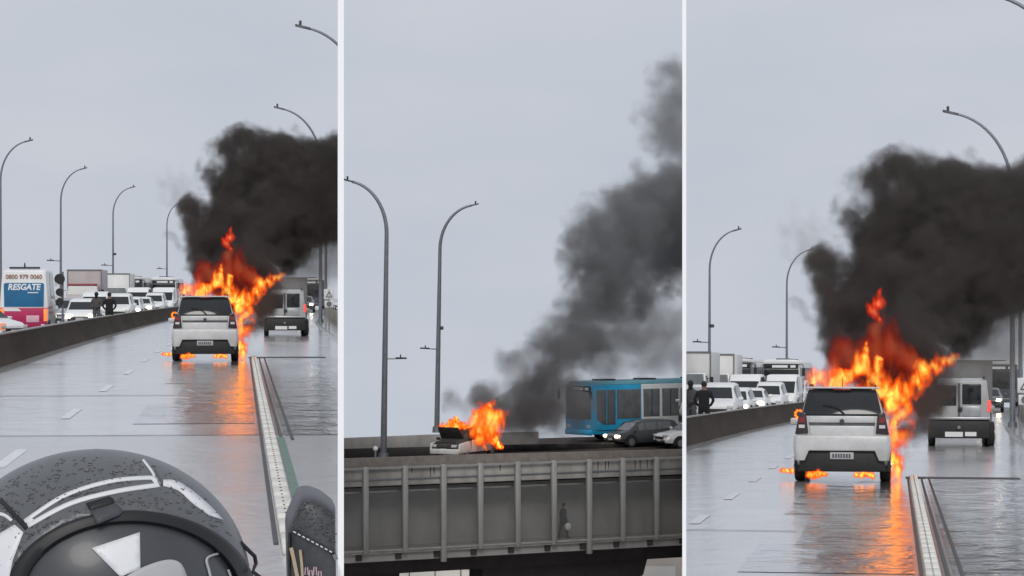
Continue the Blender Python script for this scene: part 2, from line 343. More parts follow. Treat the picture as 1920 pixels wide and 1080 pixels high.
def car(name, shape, paint, hs=1.0, lights='on', glass='glass', base_only=False):
    root = empty(name); S = [(y, zb, ws, zm*hs, wm, zt*hs, wt, zr*hs, wr) for y, zb, ws, zm, wm, zt, wt, zr, wr in SHAPES[shape]]
    rg = [ring(s) for s in S]; flat = shape in ('van', 'small_van')
    MB().loft(rg).build('body', paint, root, bevel=.03)
    yr, yf = S[0][0], S[-1][0]
    # index of windscreen: the station pair where the roof drops most towards the front
    drops = [(S[i][7] - S[i+1][7], i) for i in range(len(S) - 1)]; iw = max(drops)[1]
    g = M[glass]
    MB().patch((rg[iw][5], rg[iw][4], rg[iw+1][4], rg[iw+1][5]), -.06, 1.06, .06, .93, .012).build('windscreen', g, root)
    if not flat:
        MB().patch((rg[0][5], rg[0][4], rg[1][4], rg[1][5]), -.03, 1.03, .05, .93, .012).build('rear_window', g, root)
    i0 = 0 if flat else 1
    segs = [(i, i+1) for i in range(i0, iw)]
    if shape == 'van': segs = segs[1:]
    for a, b in segs:
        for side in (0, 1):
            q = (rg[a][2], rg[b][2], rg[b][3], rg[a][3]) if side == 0 else (rg[b][7], rg[a][7], rg[a][6], rg[b][6])
            if (S[b][0] - S[a][0]) < .3: continue
            MB().patch(q, .04, .96, .10, .92, .010).build('side_window', g, root)
    zf = S[-2][5]
    zh = .70 * hs + .02
    for s in (-1, 1):
        q = MB(); x = S[-1][4] * .82
        q.loft([[Vector((s*(x+dx)*1.0, yf - .16 + dy, zh + dz)) for dx, dz in ((-.17,-.07),(.10,-.06),(.12,.06),(-.14,.07))] for dy in (-.10, .19)])
        q.build('headlight', M['lamp_on'] if lights == 'on' else M['lamp_clear'], root, bevel=.02)
        m = MB().box(min(s*.86, s*1.06), max(s*.86, s*1.06), S[iw][0] + .28, S[iw][0] + .40, 1.0*hs, 1.14*hs).build('mirror', paint if paint is not M['charred'] else M['black'], root, bevel=.03)
    MB().box(-.46, .46, yf - .08, yf + .025, .52*hs, .66*hs).build('grille', M['black'], root, bevel=.015)
    MB().box(-.62, .62, yf - .10, yf + .03, .34, .47).build('lower_intake', M['black'], root, bevel=.02)
    MB().box(-.2, .2, yf + .02, yf + .045, .40, .52).build('number_plate', M['plate'], root)
    if not base_only:
        for s in (-1, 1):
            x0, x1 = sorted((s * S[0][6] * .80, s * (S[0][6] + .03)))
            MB().box(x0, x1, yr - .03, yr + .10, S[0][5]*.70, S[0][5]*.98).build('taillight', M['lamp_red'], root, bevel=.02)
        MB().box(-.2, .2, yr - .035, yr, .62*hs, .74*hs).build('rear_plate', M['plate_w'], root)
        MB().box(-S[0][4]*.93, S[0][4]*.93, yr - .05, yr + .1, .36, .5).build('rear_bumper', M['black'], root, bevel=.03)
    wb = 1.28 if shape != 'van' else 1.75
    for y in (-wb, wb + (.02 if shape != 'van' else .1)):
        for s in (-1, 1):
            n = 14; ar = MB(); pts = [(y + .41*math.cos(math.pi*k/n), .30 + .41*math.sin(math.pi*k/n)) for k in range(n+1)] + [(y - .41, .2), (y + .41, .2)]
            xw = (S[2][4] + .004) * s
            ar.loft([[Vector((xx, a, b)) for a, b in pts] for xx in (xw - s*.10, xw)]); ar.build('wheel_arch', M['black'], root)
    wheel_set(root, (-wb, wb), .79 * (S[2][4] / .87), .31, .2)
    return root
def fire_car():
    root = car('burning_car', 'mpv', M['silver_white'], lights='off', base_only=True)
    y = -2.0; W_ = M['silver_white']
    for o in [c for c in root.children if c.name.startswith('rear_window')]: bpy.data.objects.remove(o)
    wn = MB(); q = [Vector((-.735, -2.0, 1.225)), Vector((.735, -2.0, 1.225)), Vector((.625, -1.715, 1.70)), Vector((-.625, -1.715, 1.70))]; nn = Vector((0, -.86, .51))
    wn.loft([[p + nn*.035 for p in q], [p - nn*.05 for p in q]]); rw = wn.build('rear_window', M['glass'], root, bevel=.03)
    MB().tube([(.05, -2.06, 1.26), (-.10, -1.99, 1.40), (-.36, -1.955, 1.44)], .012, 5).build('wiper', M['black'], rw)
    MB().box(-.16, .16, -1.80, -1.70, 1.695, 1.735).build('brake_light', M['lamp_red'], root, bevel=.01)
    MB().loft([[Vector((s*x, yy, z)) for s, x, z in ((-1,.70,1.725),(1,.70,1.725),(1,.66,1.76),(-1,.66,1.76))] for yy in (-1.80, -1.4)]).build('spoiler', W_, root, bevel=.02)
    # rear face, built as in a hatch: tailgate panels, handle strip, lamps, bumper, black valance, plate
    MB().loft([[Vector((s*x, yy, z)) for s, x, z in ((-1,.60,1.225),(1,.60,1.225),(1,.605,1.10),(-1,.605,1.10))] for yy in (y+.03, y-.030)]).build('tailgate_panel', W_, root, bevel=.012)
    MB().loft([[Vector((s*x, yy, z)) for s, x, z in ((-1,.595,1.045),(1,.595,1.045),(1,.565,.70),(-1,.565,.70))] for yy in (y+.03, y-.034)]).build('tailgate_panel', W_, root, bevel=.015)
    MB().loft([[Vector((s*x, yy, z)) for s, x, z in ((-1,.61,1.098),(1,.61,1.098),(1,.60,1.048),(-1,.60,1.048))] for yy in (y+.02, y-.008)]).build('handle_recess', M['slate_joint'], root)
    MB().loft([[Vector((s*x, yy, z)) for s, x, z in ((-1,.58,.697),(1,.58,.697),(1,.54,.635),(-1,.54,.635))] for yy in (y+.02, y-.004)]).build('tailgate_seam', M['slate_joint'], root)
    e = MB(); e.cyl((0, y-.045, 1.125), (0, y-.02, 1.125), .045, .045, 14); e.build('emblem', M['metal_dark'], root, 30)
    for s in (-1, 1):
        ol = ((.615,.90),(.862,.88),(.80,1.20),(.785,1.29),(.655,1.28))
        tl = MB().loft([[Vector((s*x, yy + (x - .6)*k, z)) for x, z in ol] for yy, k in ((y-.05, .12), (y+.22, 0))]).build('taillight', M['lamp_smoked'], root, bevel=.015)
        MB().box(min(s*.68, s*.79), max(s*.68, s*.79), y-.055, y+.02, 1.00, 1.06).build('lamp_segment', M['lamp_clear'], tl)
        MB().box(min(s*.68, s*.79), max(s*.68, s*.79), y-.055, y+.02, 1.10, 1.20).build('lamp_segment', M['lamp_red'], tl)
    # bumper: white shell over a black valance, deeper at the corners
    outl = [(-.885,.86),(.885,.86),(.895,.62),(.86,.40),(.72,.40),(.64,.585),(-.64,.585),(-.72,.40),(-.86,.40),(-.895,.62)]
    MB().loft([[Vector((x*k, yy, z)) for x, z in outl] for yy, k in ((y+.35, 1.0), (y-.06, .995), (y-.13, .93))]).build('bumper', W_, root, bevel=.02)
    MB().loft([[Vector((x*k, yy, z)) for x, z in ((-.74,.60),(.74,.60),(.80,.20),(-.80,.20))] for yy, k in ((y+.3,1),(y-.055,1))]).build('valance', M['black'], root, bevel=.02)
    p = MB().box(-.215, .215, y-.085, y-.05, .43, .56).build('number_plate', M['plate'], root, bevel=.006)
    pr = MB(); 
    for i in range(7): pr.box(-.175+.05*i, -.175+.05*i+.034, y-.0885, y-.086, .455, .53)
    pr.build('plate_print', M['ink'], p)
    for s in (-1, 1):
        MB().tube([(s*.60, -1.35, 1.72), (s*.60, -1.25, 1.785), (s*.60, .2, 1.79), (s*.60, .3, 1.72)], .018, 6).build('roof_rail', M['black'], root, 40)
    MB().tube([(0, -1.5, 1.73), (0, -1.58, 1.95)], [.008, .004], 5).build('aerial', M['black'], root)
    return root
def box_truck(name, box_m, cab_m, hh=3.4, wd=2.5, ln=7.0, red=False, cab_h=2.35):
    root = empty(name); yf = ln/2; x = wd/2
    MB().box(-x, x, -yf, yf - 1.9, .95, hh).build('cargo_box', box_m, root, bevel=.04)
    fr = MB()
    for zz in (.99, hh - .04): fr.box(-x-.02, x+.02, yf-1.93, yf-1.86, zz-.05, zz+.05)
    for s in (-1, 1): fr.box(min(s*(x-.06), s*(x+.02)), max(s*(x-.06), s*(x+.02)), yf-1.93, yf-1.86, 1.04, hh-.09)
    fr.build('box_frame', M['box_grey'] , root)
    c = .95 * x
    MB().loft([[Vector((a*k, yy, z)) for a, z in ((-c,.5),(c,.5),(c,1.45),(c*.9,zt),(-c*.9,zt),(-c,1.45))] for yy, zt, k in ((yf-1.8, cab_h, 1), (yf-.45, cab_h, 1), (yf-.1, 1.55, 1), (yf, 1.3, .97))]).build('cab', cab_m, root, bevel=.05)
    q = (Vector((-c*.9, yf-.45, cab_h)), Vector((c*.9, yf-.45, cab_h)), Vector((c, yf-.1, 1.56)), Vector((-c, yf-.1, 1.56)))
    MB().patch((q[3], q[2], q[1], q[0]), .04, .96, .05, .9, .02).build('windscreen', M['glass_grey'], root)
    if red: MB().box(-c*.9, c*.9, yf-.47, yf-.36, cab_h-.10, cab_h+.06).build('sun_visor', M['red_trim'], root, bevel=.03)
    for s in (-1, 1):
        MB().box(min(s*.72, s*1.05), max(s*.72, s*1.05), yf-.06, yf+.03, .78, .98).build('headlight', M['lamp_on'] if not red else M['lamp_clear'], root, bevel=.02)
        m = MB(); m.tube([(s*c, yf-.35, 1.9), (s*(c+.25), yf-.3, 1.95)], .02, 5); m.box(min(s*(c+.16), s*(c+.36)), max(s*(c+.16), s*(c+.36)), yf-.33, yf-.25, 1.55, 2.0); m.build('mirror', M['black'], root)
        MB().patch(((s*c*1.0, yf-1.6, 1.5), (s*c*1.0, yf-.5, 1.5), (s*c*.91, yf-.55, cab_h-.08), (s*c*.91, yf-1.6, cab_h-.08)) if s > 0 else ((s*c, yf-.5, 1.5), (s*c, yf-1.6, 1.5), (s*c*.91, yf-1.6, cab_h-.08), (s*c*.91, yf-.55, cab_h-.08)), .08, .92, .05, .9, .015).build('side_window', M['glass_grey'], root)
    MB().box(-.8, .8, yf-.05, yf+.02, 1.0, 1.28).build('grille', M['black'], root, bevel=.02)
    MB().box(-c, c, yf-.1, yf+.06, .42, .68).build('bumper', M['white_old'], root, bevel=.03)
    wheel_set(root, (-yf+1.3, yf-.9), x-.17, .48, .28)
    return root
def bus(name, side_m, front_m=None, ln=10.0, hh=3.15, roof_m=None, split=3.4):
    root = empty(name); yf = ln/2; x = 1.25; front_m = front_m or side_m; roof_m = roof_m or M['white']
    prof = [(-x,.45),(x,.45),(x+.02,1.2),(x-.03,hh-.22),(-x+.03,hh-.22),(-x-.02,1.2)]
    MB().loft([[Vector((a, yy, z)) for a, z in prof] for yy in (-yf, yf-split)]).build('body', side_m, root, bevel=.05)
    MB().loft([[Vector((a*k, yy, z)) for a, z in prof] for yy, k in ((yf-split+.004, 1), (yf-.12, 1), (yf, .96))]).build('front_body', front_m, root, bevel=.05)
    MB().loft([[Vector((a*k, yy, z)) for a, z in ((-x+.05,hh-.215),(x-.05,hh-.215),(x-.16,hh-.04),(x-.5,hh),(-x+.5,hh),(-x+.16,hh-.04))] for yy, k in ((-yf+.05, 1), (yf-.25, 1), (yf-.06, .92))]).build('roof', roof_m, root, bevel=.03)
    for yh in (-ln*.28, ln*.05, ln*.33): MB().box(-.42, .42, yh-.55, yh+.55, hh-.02, hh+.085).build('roof_hatch', M['metal_dark'], root, bevel=.03)
    MB().box(-x+.10, x-.10, yf-.06, yf+.02, 1.30, hh-.62).build('windscreen', M['glass'] if front_m is not M['bus_blue'] else M['glass_grey'], root, bevel=.03)
    d = MB().box(-x+.12, x-.12, yf-.06, yf+.022, hh-.60, hh-.26).build('destination_panel', M['black'], root, bevel=.02)
    MB().box(-.45, .55, yf+.018, yf+.03, hh-.52, hh-.36).build('destination_sign', M['white_print'], d)
    MB().box(-.95, -.62, yf+.018, yf+.03, hh-.52, hh-.36).build('route_sign', M['white_print'], d)
    for s in (-1, 1):
        MB().box(min(s*.72, s*1.08), max(s*.72, s*1.08), yf-.04, yf+.03, .78, .98).build('headlight', M['lamp_clear'] if front_m is not side_m else M['lamp_white'], root, bevel=.03)
        m = MB(); m.tube([(s*1.1, yf, hh-.3), (s*1.45, yf+.25, hh-.35), (s*1.48, yf+.28, hh-.6)], .025, 6); m.box(min(s*1.38, s*1.58), max(s*1.38, s*1.58), yf+.24, yf+.33, hh-1.05, hh-.55); m.build('mirror', M['black'], root)
        n = int((ln - split) / 1.42)
        for i in range(n):
            y1 = yf - split - .12 - i*1.42; y0 = y1 - 1.22
            wn = MB().box(min(s*(x-.05), s*(x+.035)), max(s*(x-.05), s*(x+.035)), y0, y1, 1.38, hh-.50).build('window', M['glass'] if front_m is side_m else M['glass_grey'], root, bevel=.03)
            MB().box(min(s*(x-.02), s*(x+.05)), max(s*(x-.02), s*(x+.05)), (y0+y1)/2-.025, (y0+y1)/2+.025, 1.40, hh-.52).build('mullion', M['metal_dark'], wn)
            pn = MB().box(min(s*(x), s*(x+.042)), max(s*(x), s*(x+.042)), y0+.12, (y0+y1)/2-.10, 1.50, hh-.62).build('pane', M['glass_grey'], wn)
        MB().box(min(s*(x-.05), s*(x+.035)), max(s*(x-.05), s*(x+.035)), yf-split+.1, yf-1.85, 1.30, hh-.50).build('window', M['glass_grey'], root, bevel=.03)
        dw = MB().loft([[Vector((xx, a, b)) for a, b in ((yf-1.72,1.0),(yf-.85,1.0),(yf-.35,1.28),(yf-.35,hh-.5),(yf-1.72,hh-.5))] for xx in (s*(x-.06), s*(x+.036))]).build('driver_window', M['glass_grey'], root, bevel=.02)
        MB().box(min(s*(x), s*(x+.045)), max(s*(x), s*(x+.045)), yf-1.08, yf-1.03, 1.05, hh-.52).build('pillar', front_m, dw)
        MB().box(min(s*(x-.02), s*(x+.03)), max(s*(x-.02), s*(x+.03)), -yf+.2, yf-.3, .66, .70).build('rub_rail', M['metal_dark'], root)
        for yw in (yf-2.55, -yf+2.6):
            n2 = 12; pts = [(yw + .62*math.cos(math.pi*k/n2), .52 + .62*math.sin(math.pi*k/n2)) for k in range(n2+1)] + [(yw-.62,.42),(yw+.62,.42)]
            MB().loft([[Vector((xx, a, b)) for a, b in pts] for xx in (s*(x-.1), s*(x+.028))]).build('wheel_arch', M['black'], root)
    MB().box(-x+.02, x-.02, yf-.08, yf+.06, .40, .70).build('bumper', M['metal_dark'] if front_m is side_m else front_m, root, bevel=.05)
    wheel_set(root, (yf-2.55, -yf+2.6), 1.14, .50, .28)
    return root
def rescue_van():
    root = car('rescue_van', 'van', M['white'], 1.06, lights='off', base_only=True); y = -2.4
    wdw = MB().loft([[Vector((x, yy, z)) for x, z in ((-.80,1.24),(.80,1.24),(.82,2.16),(.76,2.22),(-.76,2.22),(-.82,2.16))] for yy in (y+.03, y-.02)]).build('rear_window', M['blue_glass'], root)
    t = MB(); text_into(t, "RESGATE", .34, facing(0, y-.026, 2.04), .005, .012, .18, 1.34); t.build('lettering', M['white_print'], wdw)
    t = MB(); t.box(.15, .58, y-.03, y-.022, 1.80, 1.84); t.build('small_lettering', M['white_print'], wdw)
    t = MB(); text_into(t, "0800 979 0060", .24, facing(0, y-.012, 2.47), .02, .004, 0, 1.48); t.build('phone_lettering', M['red_print'], root)
    MB().loft([[Vector((x, yy, z)) for x, z in ((-.93,.36),(.93,.36),(.965,1.2),(-.965,1.2))] for yy in (y+.03, y-.03)]).build('tailgate', M['magenta'], root, bevel=.02)
    MB().loft([[Vector((x, yy, z)) for x, z in ((-.9,1.06),(-.1,1.06),(-.25,1.19),(-.85,1.19))] for yy in (y+.03, y-.036)]).build('white_band', M['white'], root)
    MB().box(.10, .62, y-.055, y-.028, .60, .88).build('number_plate', M['plate_p'], root, bevel=.01)
    for s in (-1, 1):
        MB().box(min(s*.80, s*.96), max(s*.80, s*.96), y-.06, y+.05, .64, 1.16).build('taillight', M['lamp_orange'], root, bevel=.02)
    MB().box(.70, .84, y-.06, y-.03, .42, .52).build('reflector', M['plate_w'], root)
    MB().box(-.95, .95, y-.10, y+.05, .30, .40).build('step', M['black'], root, bevel=.02)
    lb = MB().box(-.62, .62, y+.25, y+.5, 2.80, 2.88).build('light_bar', M['black'], root, bevel=.02)
    MB().cyl((0, y+.38, 2.87), (0, y+.38, 3.05), .04, .02, 8).build('beacon', M['black'], lb)
    st = MB()
    for k, z in enumerate((.95, 1.15)):
        st.box(1.0, 1.012, y+.3, y+2.0, z, z+.1)
    st.build('side_stripe', M['magenta'], root)
    return root
def utility_van():
    root = car('utility_van', 'small_van', M['offwhite'], lights='off', base_only=True); y = -2.05
    for x0, x1, z0, z1 in ((-.70, -.10, 1.16, 1.74), (.06, .60, 1.20, 1.78)):
        MB().box(x0, x1, y-.025, y+.03, z0, z1).build('rear_window', M['glass'], root, bevel=.03)
    MB().box(.07, .58, y-.022, y+.03, .86, 1.16).build('door_panel', M['silver'], root, bevel=.02)
    MB().box(-.06, .01, y-.02, y+.03, .72, 1.80).build('door_gap', M['slate_joint'], root)
    MB().box(-.05, .06, y-.07, y-.01, 1.0, 1.12).build('door_handle', M['black'], root, bevel=.01)
    MB().box(-.86, .86, y-.16, y+.1, .765, .85).build('rear_step', M['silver'], root, bevel=.03)
    MB().box(-.84, .84, y-.10, y+.2, .24, .76).build('bumper', M['black'], root, bevel=.04)
    MB().box(-.42, .08, y-.125, y-.09, .28, .42).build('number_plate', M['plate_w'], root)
    MB().box(.14, .46, y-.125, y-.09, .30, .42).build('tow_plate', M['plate_w'], root)
    h = MB(); h.cyl((-.03, y-.2, .55), (-.03, y-.09, .55), .05, .05, 10); h.build('tow_ball', M['metal'], root, 40)
    for s in (-1, 1): MB().box(min(s*.775, s*.87), max(s*.775, s*.87), y-.03, y+.12, 1.0, 1.32).build('taillight', M['lamp_lit_red'], root, bevel=.02)
    sp = MB(); n = 18
    sp.loft([[Vector((.86 + a, y + .50 + .36*b*math.cos(2*math.pi*k/n), .36 + .36*b*math.sin(2*math.pi*k/n))) for k in range(n)] for a, b in ((-.1,.8),(-.08,1),(.1,1),(.12,.8))])
    w_ = sp.build('wheel', M['tyre'], root, 40); MB().cyl((.96, y+.50, .36), (1.0, y+.50, .36), .2, .2, 14).build('rim', M['rim'], w_, 40)
    rk = MB()
    for xx in (-.7, .7): rk.tube([(xx, -1.7, 1.92), (xx, -1.6, 2.0), (xx, .1, 2.0), (xx, .2, 1.88)], .02, 6)
    rk.build('roof_rack', M['metal_dark'], root)
    return root
def lamp_post(height=12.0, reach=2.1, rise=2.6, bracket=-1, bz=4.2, r0=.11, small=False):
    root = empty('street_lamp'); zp = height - rise
    pts = [(0, 0, 0), (0, 0, zp*.5), (0, 0, zp)]; rs = [r0, r0*.82, r0*.62]
    MB().tube(pts, rs, 10).build('pole', M['metal'], root, 50)
    arc = [(reach*(1-math.cos(a)), 0, zp + rise*math.sin(a)) for a in [math.radians(82)*k/14 for k in range(15)]]
    MB().tube(arc, [r0*.62 - r0*.22*k/14 for k in range(15)], 8).build('arm', M['metal'], root, 50)
    e = Vector(arc[-1]); d = (Vector(arc[-1]) - Vector(arc[-2])).normalized()
    hd = MB(); hd.loft([[e + d*a + Vector((0, b*wd, c)) for b, c in ((-1,-.04),(1,-.04),(.8,.05),(-.8,.05))] for a, wd in ((-.15,.06),(.03,.10),(.32,.10),(.45,.05))]); hd.build('luminaire', M['metal_dark'], root, 30)
    MB().cyl(e + d*.25 + Vector((0,0,.05)), e + d*.25 + Vector((0,0,.22)), .05, .05, 8).build('photocell', M['metal_dark'], root)
    MB().cyl((0, 0, -.02), (0, 0, .35), r0*1.7, r0*1.5, 10).build('base', M['metal'], root, 40)
    if bracket:
        s = bracket
        MB().tube([(0, 0, bz), (s*.95, 0, bz+.03)], .035, 6).build('bracket', M['metal'], root)
        MB().loft([[Vector((s*a, b*wd, bz + c)) for b, c in ((-1,0),(1,0),(1,.09),(-1,.09))] for a, wd in ((.55,.06),(.7,.10),(1.05,.09),(1.12,.04))]).build('footway_luminaire', M['metal_dark'], root)
        MB().cyl((s*.8, 0, bz+.08), (s*.8, 0, bz+.24), .04, .03, 6).build('sensor', M['metal_dark'], root)
    if small: MB().box(-.02, .3, -.12, .12, height*.45, height*.45+.22).build('camera_box', M['metal_dark'], root, bevel=.03)
    return root
def person(label, height=1.76, mats=('cloth_dark', 'cloth_dark', 'skin'), pose='akimbo', hair=True, head=True):
    root = empty('person'); k = height / 1.76
    P = [(0,0,.98),(0,0,1.15),(0,.01,1.40),(0,.01,1.52),(0,.02,1.60),(0,.03,1.70)]
    Rr = [(.17,.12),(.165,.115),(.19,.125),(.062,.062),(.085,.095),(.075,.09)]
    E = [(0,1),(1,2),(2,3),(3,4),(4,5)]
    def add(pts, rad, frm):
        last = frm
        for p, r in zip(pts, rad):
            P.append(p); Rr.append((r, r)); E.append((last, len(P)-1)); last = len(P)-1
    for s in (-1, 1):
        if pose == 'akimbo': add([(s*.20,0,1.42),(s*.30,-.03,1.18),(s*.20,.06,1.02),(s*.14,.10,1.0)], [.07,.052,.042,.04], 2)
        elif pose == 'front': add([(s*.19,0,1.42),(s*.25,.03,1.16),(s*.10,.24,1.10),(s*.04,.28,1.12)], [.07,.052,.042,.04], 2)
        else: add([(s*.19,0,1.42),(s*.25,-.02,1.14),(s*.26,.05,.90),(s*.26,.08,.80)], [.07,.052,.042,.04], 2)
        st = .12 if pose == 'walk' else .0
        add([(s*.10,0,.90),(s*.115,s*st+.02,.50),(s*.12,s*st*1.6-.02,.10),(s*.125,s*st*1.6+.10,.045)], [.105,.072,.05,.042], 0)
    me = bpy.data.meshes.new('body'); me.from_pydata([tuple(Vector(p)*k) for p in P], E, [])
    o = bpy.data.objects.new('body', me); C.objects.link(o)
    sk = o.modifiers.new('skin', 'SKIN'); sk.use_smooth_shade = True
    for i, v in enumerate(me.skin_vertices[0].data): v.radius = (Rr[i][0]*k, Rr[i][1]*k); v.use_root = (i == 0)
    o.modifiers.new('sub', 'SUBSURF').levels = 1; o.modifiers['sub'].render_levels = 1
    dg = bpy.context.evaluated_depsgraph_get(); m2 = bpy.data.meshes.new_from_object(o.evaluated_get(dg)); bpy.data.objects.remove(o)
    m2.materials.clear()
    for mm in mats: m2.materials.append(M[mm])
    for p in m2.polygons:
        c = p.center / k; p.material_index = 2 if (c.z > 1.50 and abs(c.x) < .12) else (1 if c.z < .97 and abs(c.x) < .19 else 0)
        if pose == 'walk' and c.z < .86 and abs(c.x) > .2: p.material_index = 2
    b = bpy.data.objects.new('body', m2); C.objects.link(b); b.parent = root
    if hair:
        hm = MB(); hm.ball((0, .015*k, 1.685*k), (.095*k, .105*k, .105*k), 10, 7); hm.build('hair', M['hair'], root, 60)
    return tag(root, label, 'person')

# ------------------------------------------------------------------ smoke and flames: volumes inside closed hulls
def hull_mesh(name, balls, grow, pad, voxel):
    bm = bmesh.new()
    for x, y, z, r in balls:
        bmesh.ops.create_icosphere(bm, subdivisions=2, radius=r*grow + pad, matrix=Matrix.Translation((x, y, z)))
    me = bpy.data.meshes.new(name); bm.to_mesh(me); bm.free()
    o = bpy.data.objects.new(name, me); C.objects.link(o)
    rm = o.modifiers.new('remesh', 'REMESH'); rm.mode = 'VOXEL'; rm.voxel_size = voxel
    dg = bpy.context.evaluated_depsgraph_get(); m2 = bpy.data.meshes.new_from_object(o.evaluated_get(dg)); bpy.data.objects.remove(o)
    return m2
def field(t, balls, warp, wscale, stretch, sm=.55):
    N, L = t.nodes.new, t.links.new
    c = N("ShaderNodeTexCoord"); mpg = N("ShaderNodeMapping"); mpg.inputs["Scale"].default_value = stretch
    L(c.outputs["Object"], mpg.inputs[0])
    wn = N("ShaderNodeTexNoise"); wn.inputs["Scale"].default_value = wscale; wn.inputs["Detail"].default_value = 4; L(mpg.outputs[0], wn.inputs["Vector"])
    sb = N("ShaderNodeVectorMath"); sb.operation = 'SUBTRACT'; sb.inputs[1].default_value = (.5, .5, .5); L(wn.outputs["Color"], sb.inputs[0])
    sl = N("ShaderNodeVectorMath"); sl.operation = 'SCALE'; sl.inputs["Scale"].default_value = warp; L(sb.outputs[0], sl.inputs[0])
    ad = N("ShaderNodeVectorMath"); ad.operation = 'ADD'; L(c.outputs["Object"], ad.inputs[0]); L(sl.outputs[0], ad.inputs[1])
    prev = None
    for x, y, z, r in balls:
        d = N("ShaderNodeVectorMath"); d.operation = 'DISTANCE'; d.inputs[1].default_value = (x, y, z); L(ad.outputs[0], d.inputs[0])
        q = N("ShaderNodeMath"); q.operation = 'MULTIPLY_ADD'; q.inputs[1].default_value = -1/r; q.inputs[2].default_value = 1.0; L(d.outputs["Value"], q.inputs[0])
        if prev is None: prev = q.outputs[0]
        else:
            mxn = N("ShaderNodeMath"); mxn.operation = 'SMOOTH_MAX'; mxn.inputs[2].default_value = sm; L(prev, mxn.inputs[0]); L(q.outputs[0], mxn.inputs[1]); prev = mxn.outputs[0]
    return prev, mpg.outputs[0]
def surface_for(t, out_):                           # the hull's skin itself is clear; what shows is the volume
    tr = t.nodes.new("ShaderNodeBsdfTransparent"); rgb = t.nodes.new("ShaderNodeRGB"); rgb.outputs[0].default_value = (1, 1, 1, 1)
    t.links.new(rgb.outputs[0], tr.inputs["Color"]); t.links.new(tr.outputs[0], out_.inputs["Surface"])
def smoke(label, balls, dens, col=(.30, .29, .29), warp=.5, wscale=.9, nscale=1.6, amp=.9, soft=.35, stretch=(1, 1, 1), pad=.22, voxel=.14, group=None, name='smoke_plume'):
    me = hull_mesh(name, balls, 1.05, pad, voxel); m = bpy.data.materials.new("smoke"); m.use_nodes = True; t = m.node_tree; t.nodes.clear()
    N, L = t.nodes.new, t.links.new; o_ = N("ShaderNodeOutputMaterial")
    f, vec = field(t, balls, warp, wscale, stretch)
    n = N("ShaderNodeTexNoise"); n.inputs["Scale"].default_value = nscale; n.inputs["Detail"].default_value = 4.5; n.inputs["Roughness"].default_value = .6; L(vec, n.inputs["Vector"])
    a = N("ShaderNodeMath"); a.operation = 'MULTIPLY_ADD'; a.inputs[1].default_value = amp; a.inputs[2].default_value = -amp*.5; L(n.outputs["Fac"], a.inputs[0])
    s = N("ShaderNodeMath"); s.operation = 'ADD'; L(f, s.inputs[0]); L(a.outputs[0], s.inputs[1])
    mr = N("ShaderNodeMapRange"); mr.interpolation_type = 'SMOOTHSTEP'; mr.inputs[1].default_value = .06; mr.inputs[2].default_value = .06 + soft; mr.inputs[3].default_value = 0; mr.inputs[4].default_value = dens
    L(s.outputs[0], mr.inputs[0])
    pv = N("ShaderNodeVolumePrincipled"); pv.inputs["Color"].default_value = col + (1,); pv.inputs["Anisotropy"].default_value = .0
    L(mr.outputs[0], pv.inputs["Density"]); L(pv.outputs[0], o_.inputs["Volume"]); surface_for(t, o_)
    me.materials.clear(); me.materials.append(m)
    o = bpy.data.objects.new(name, me); C.objects.link(o); return tag(o, label, 'smoke', group)
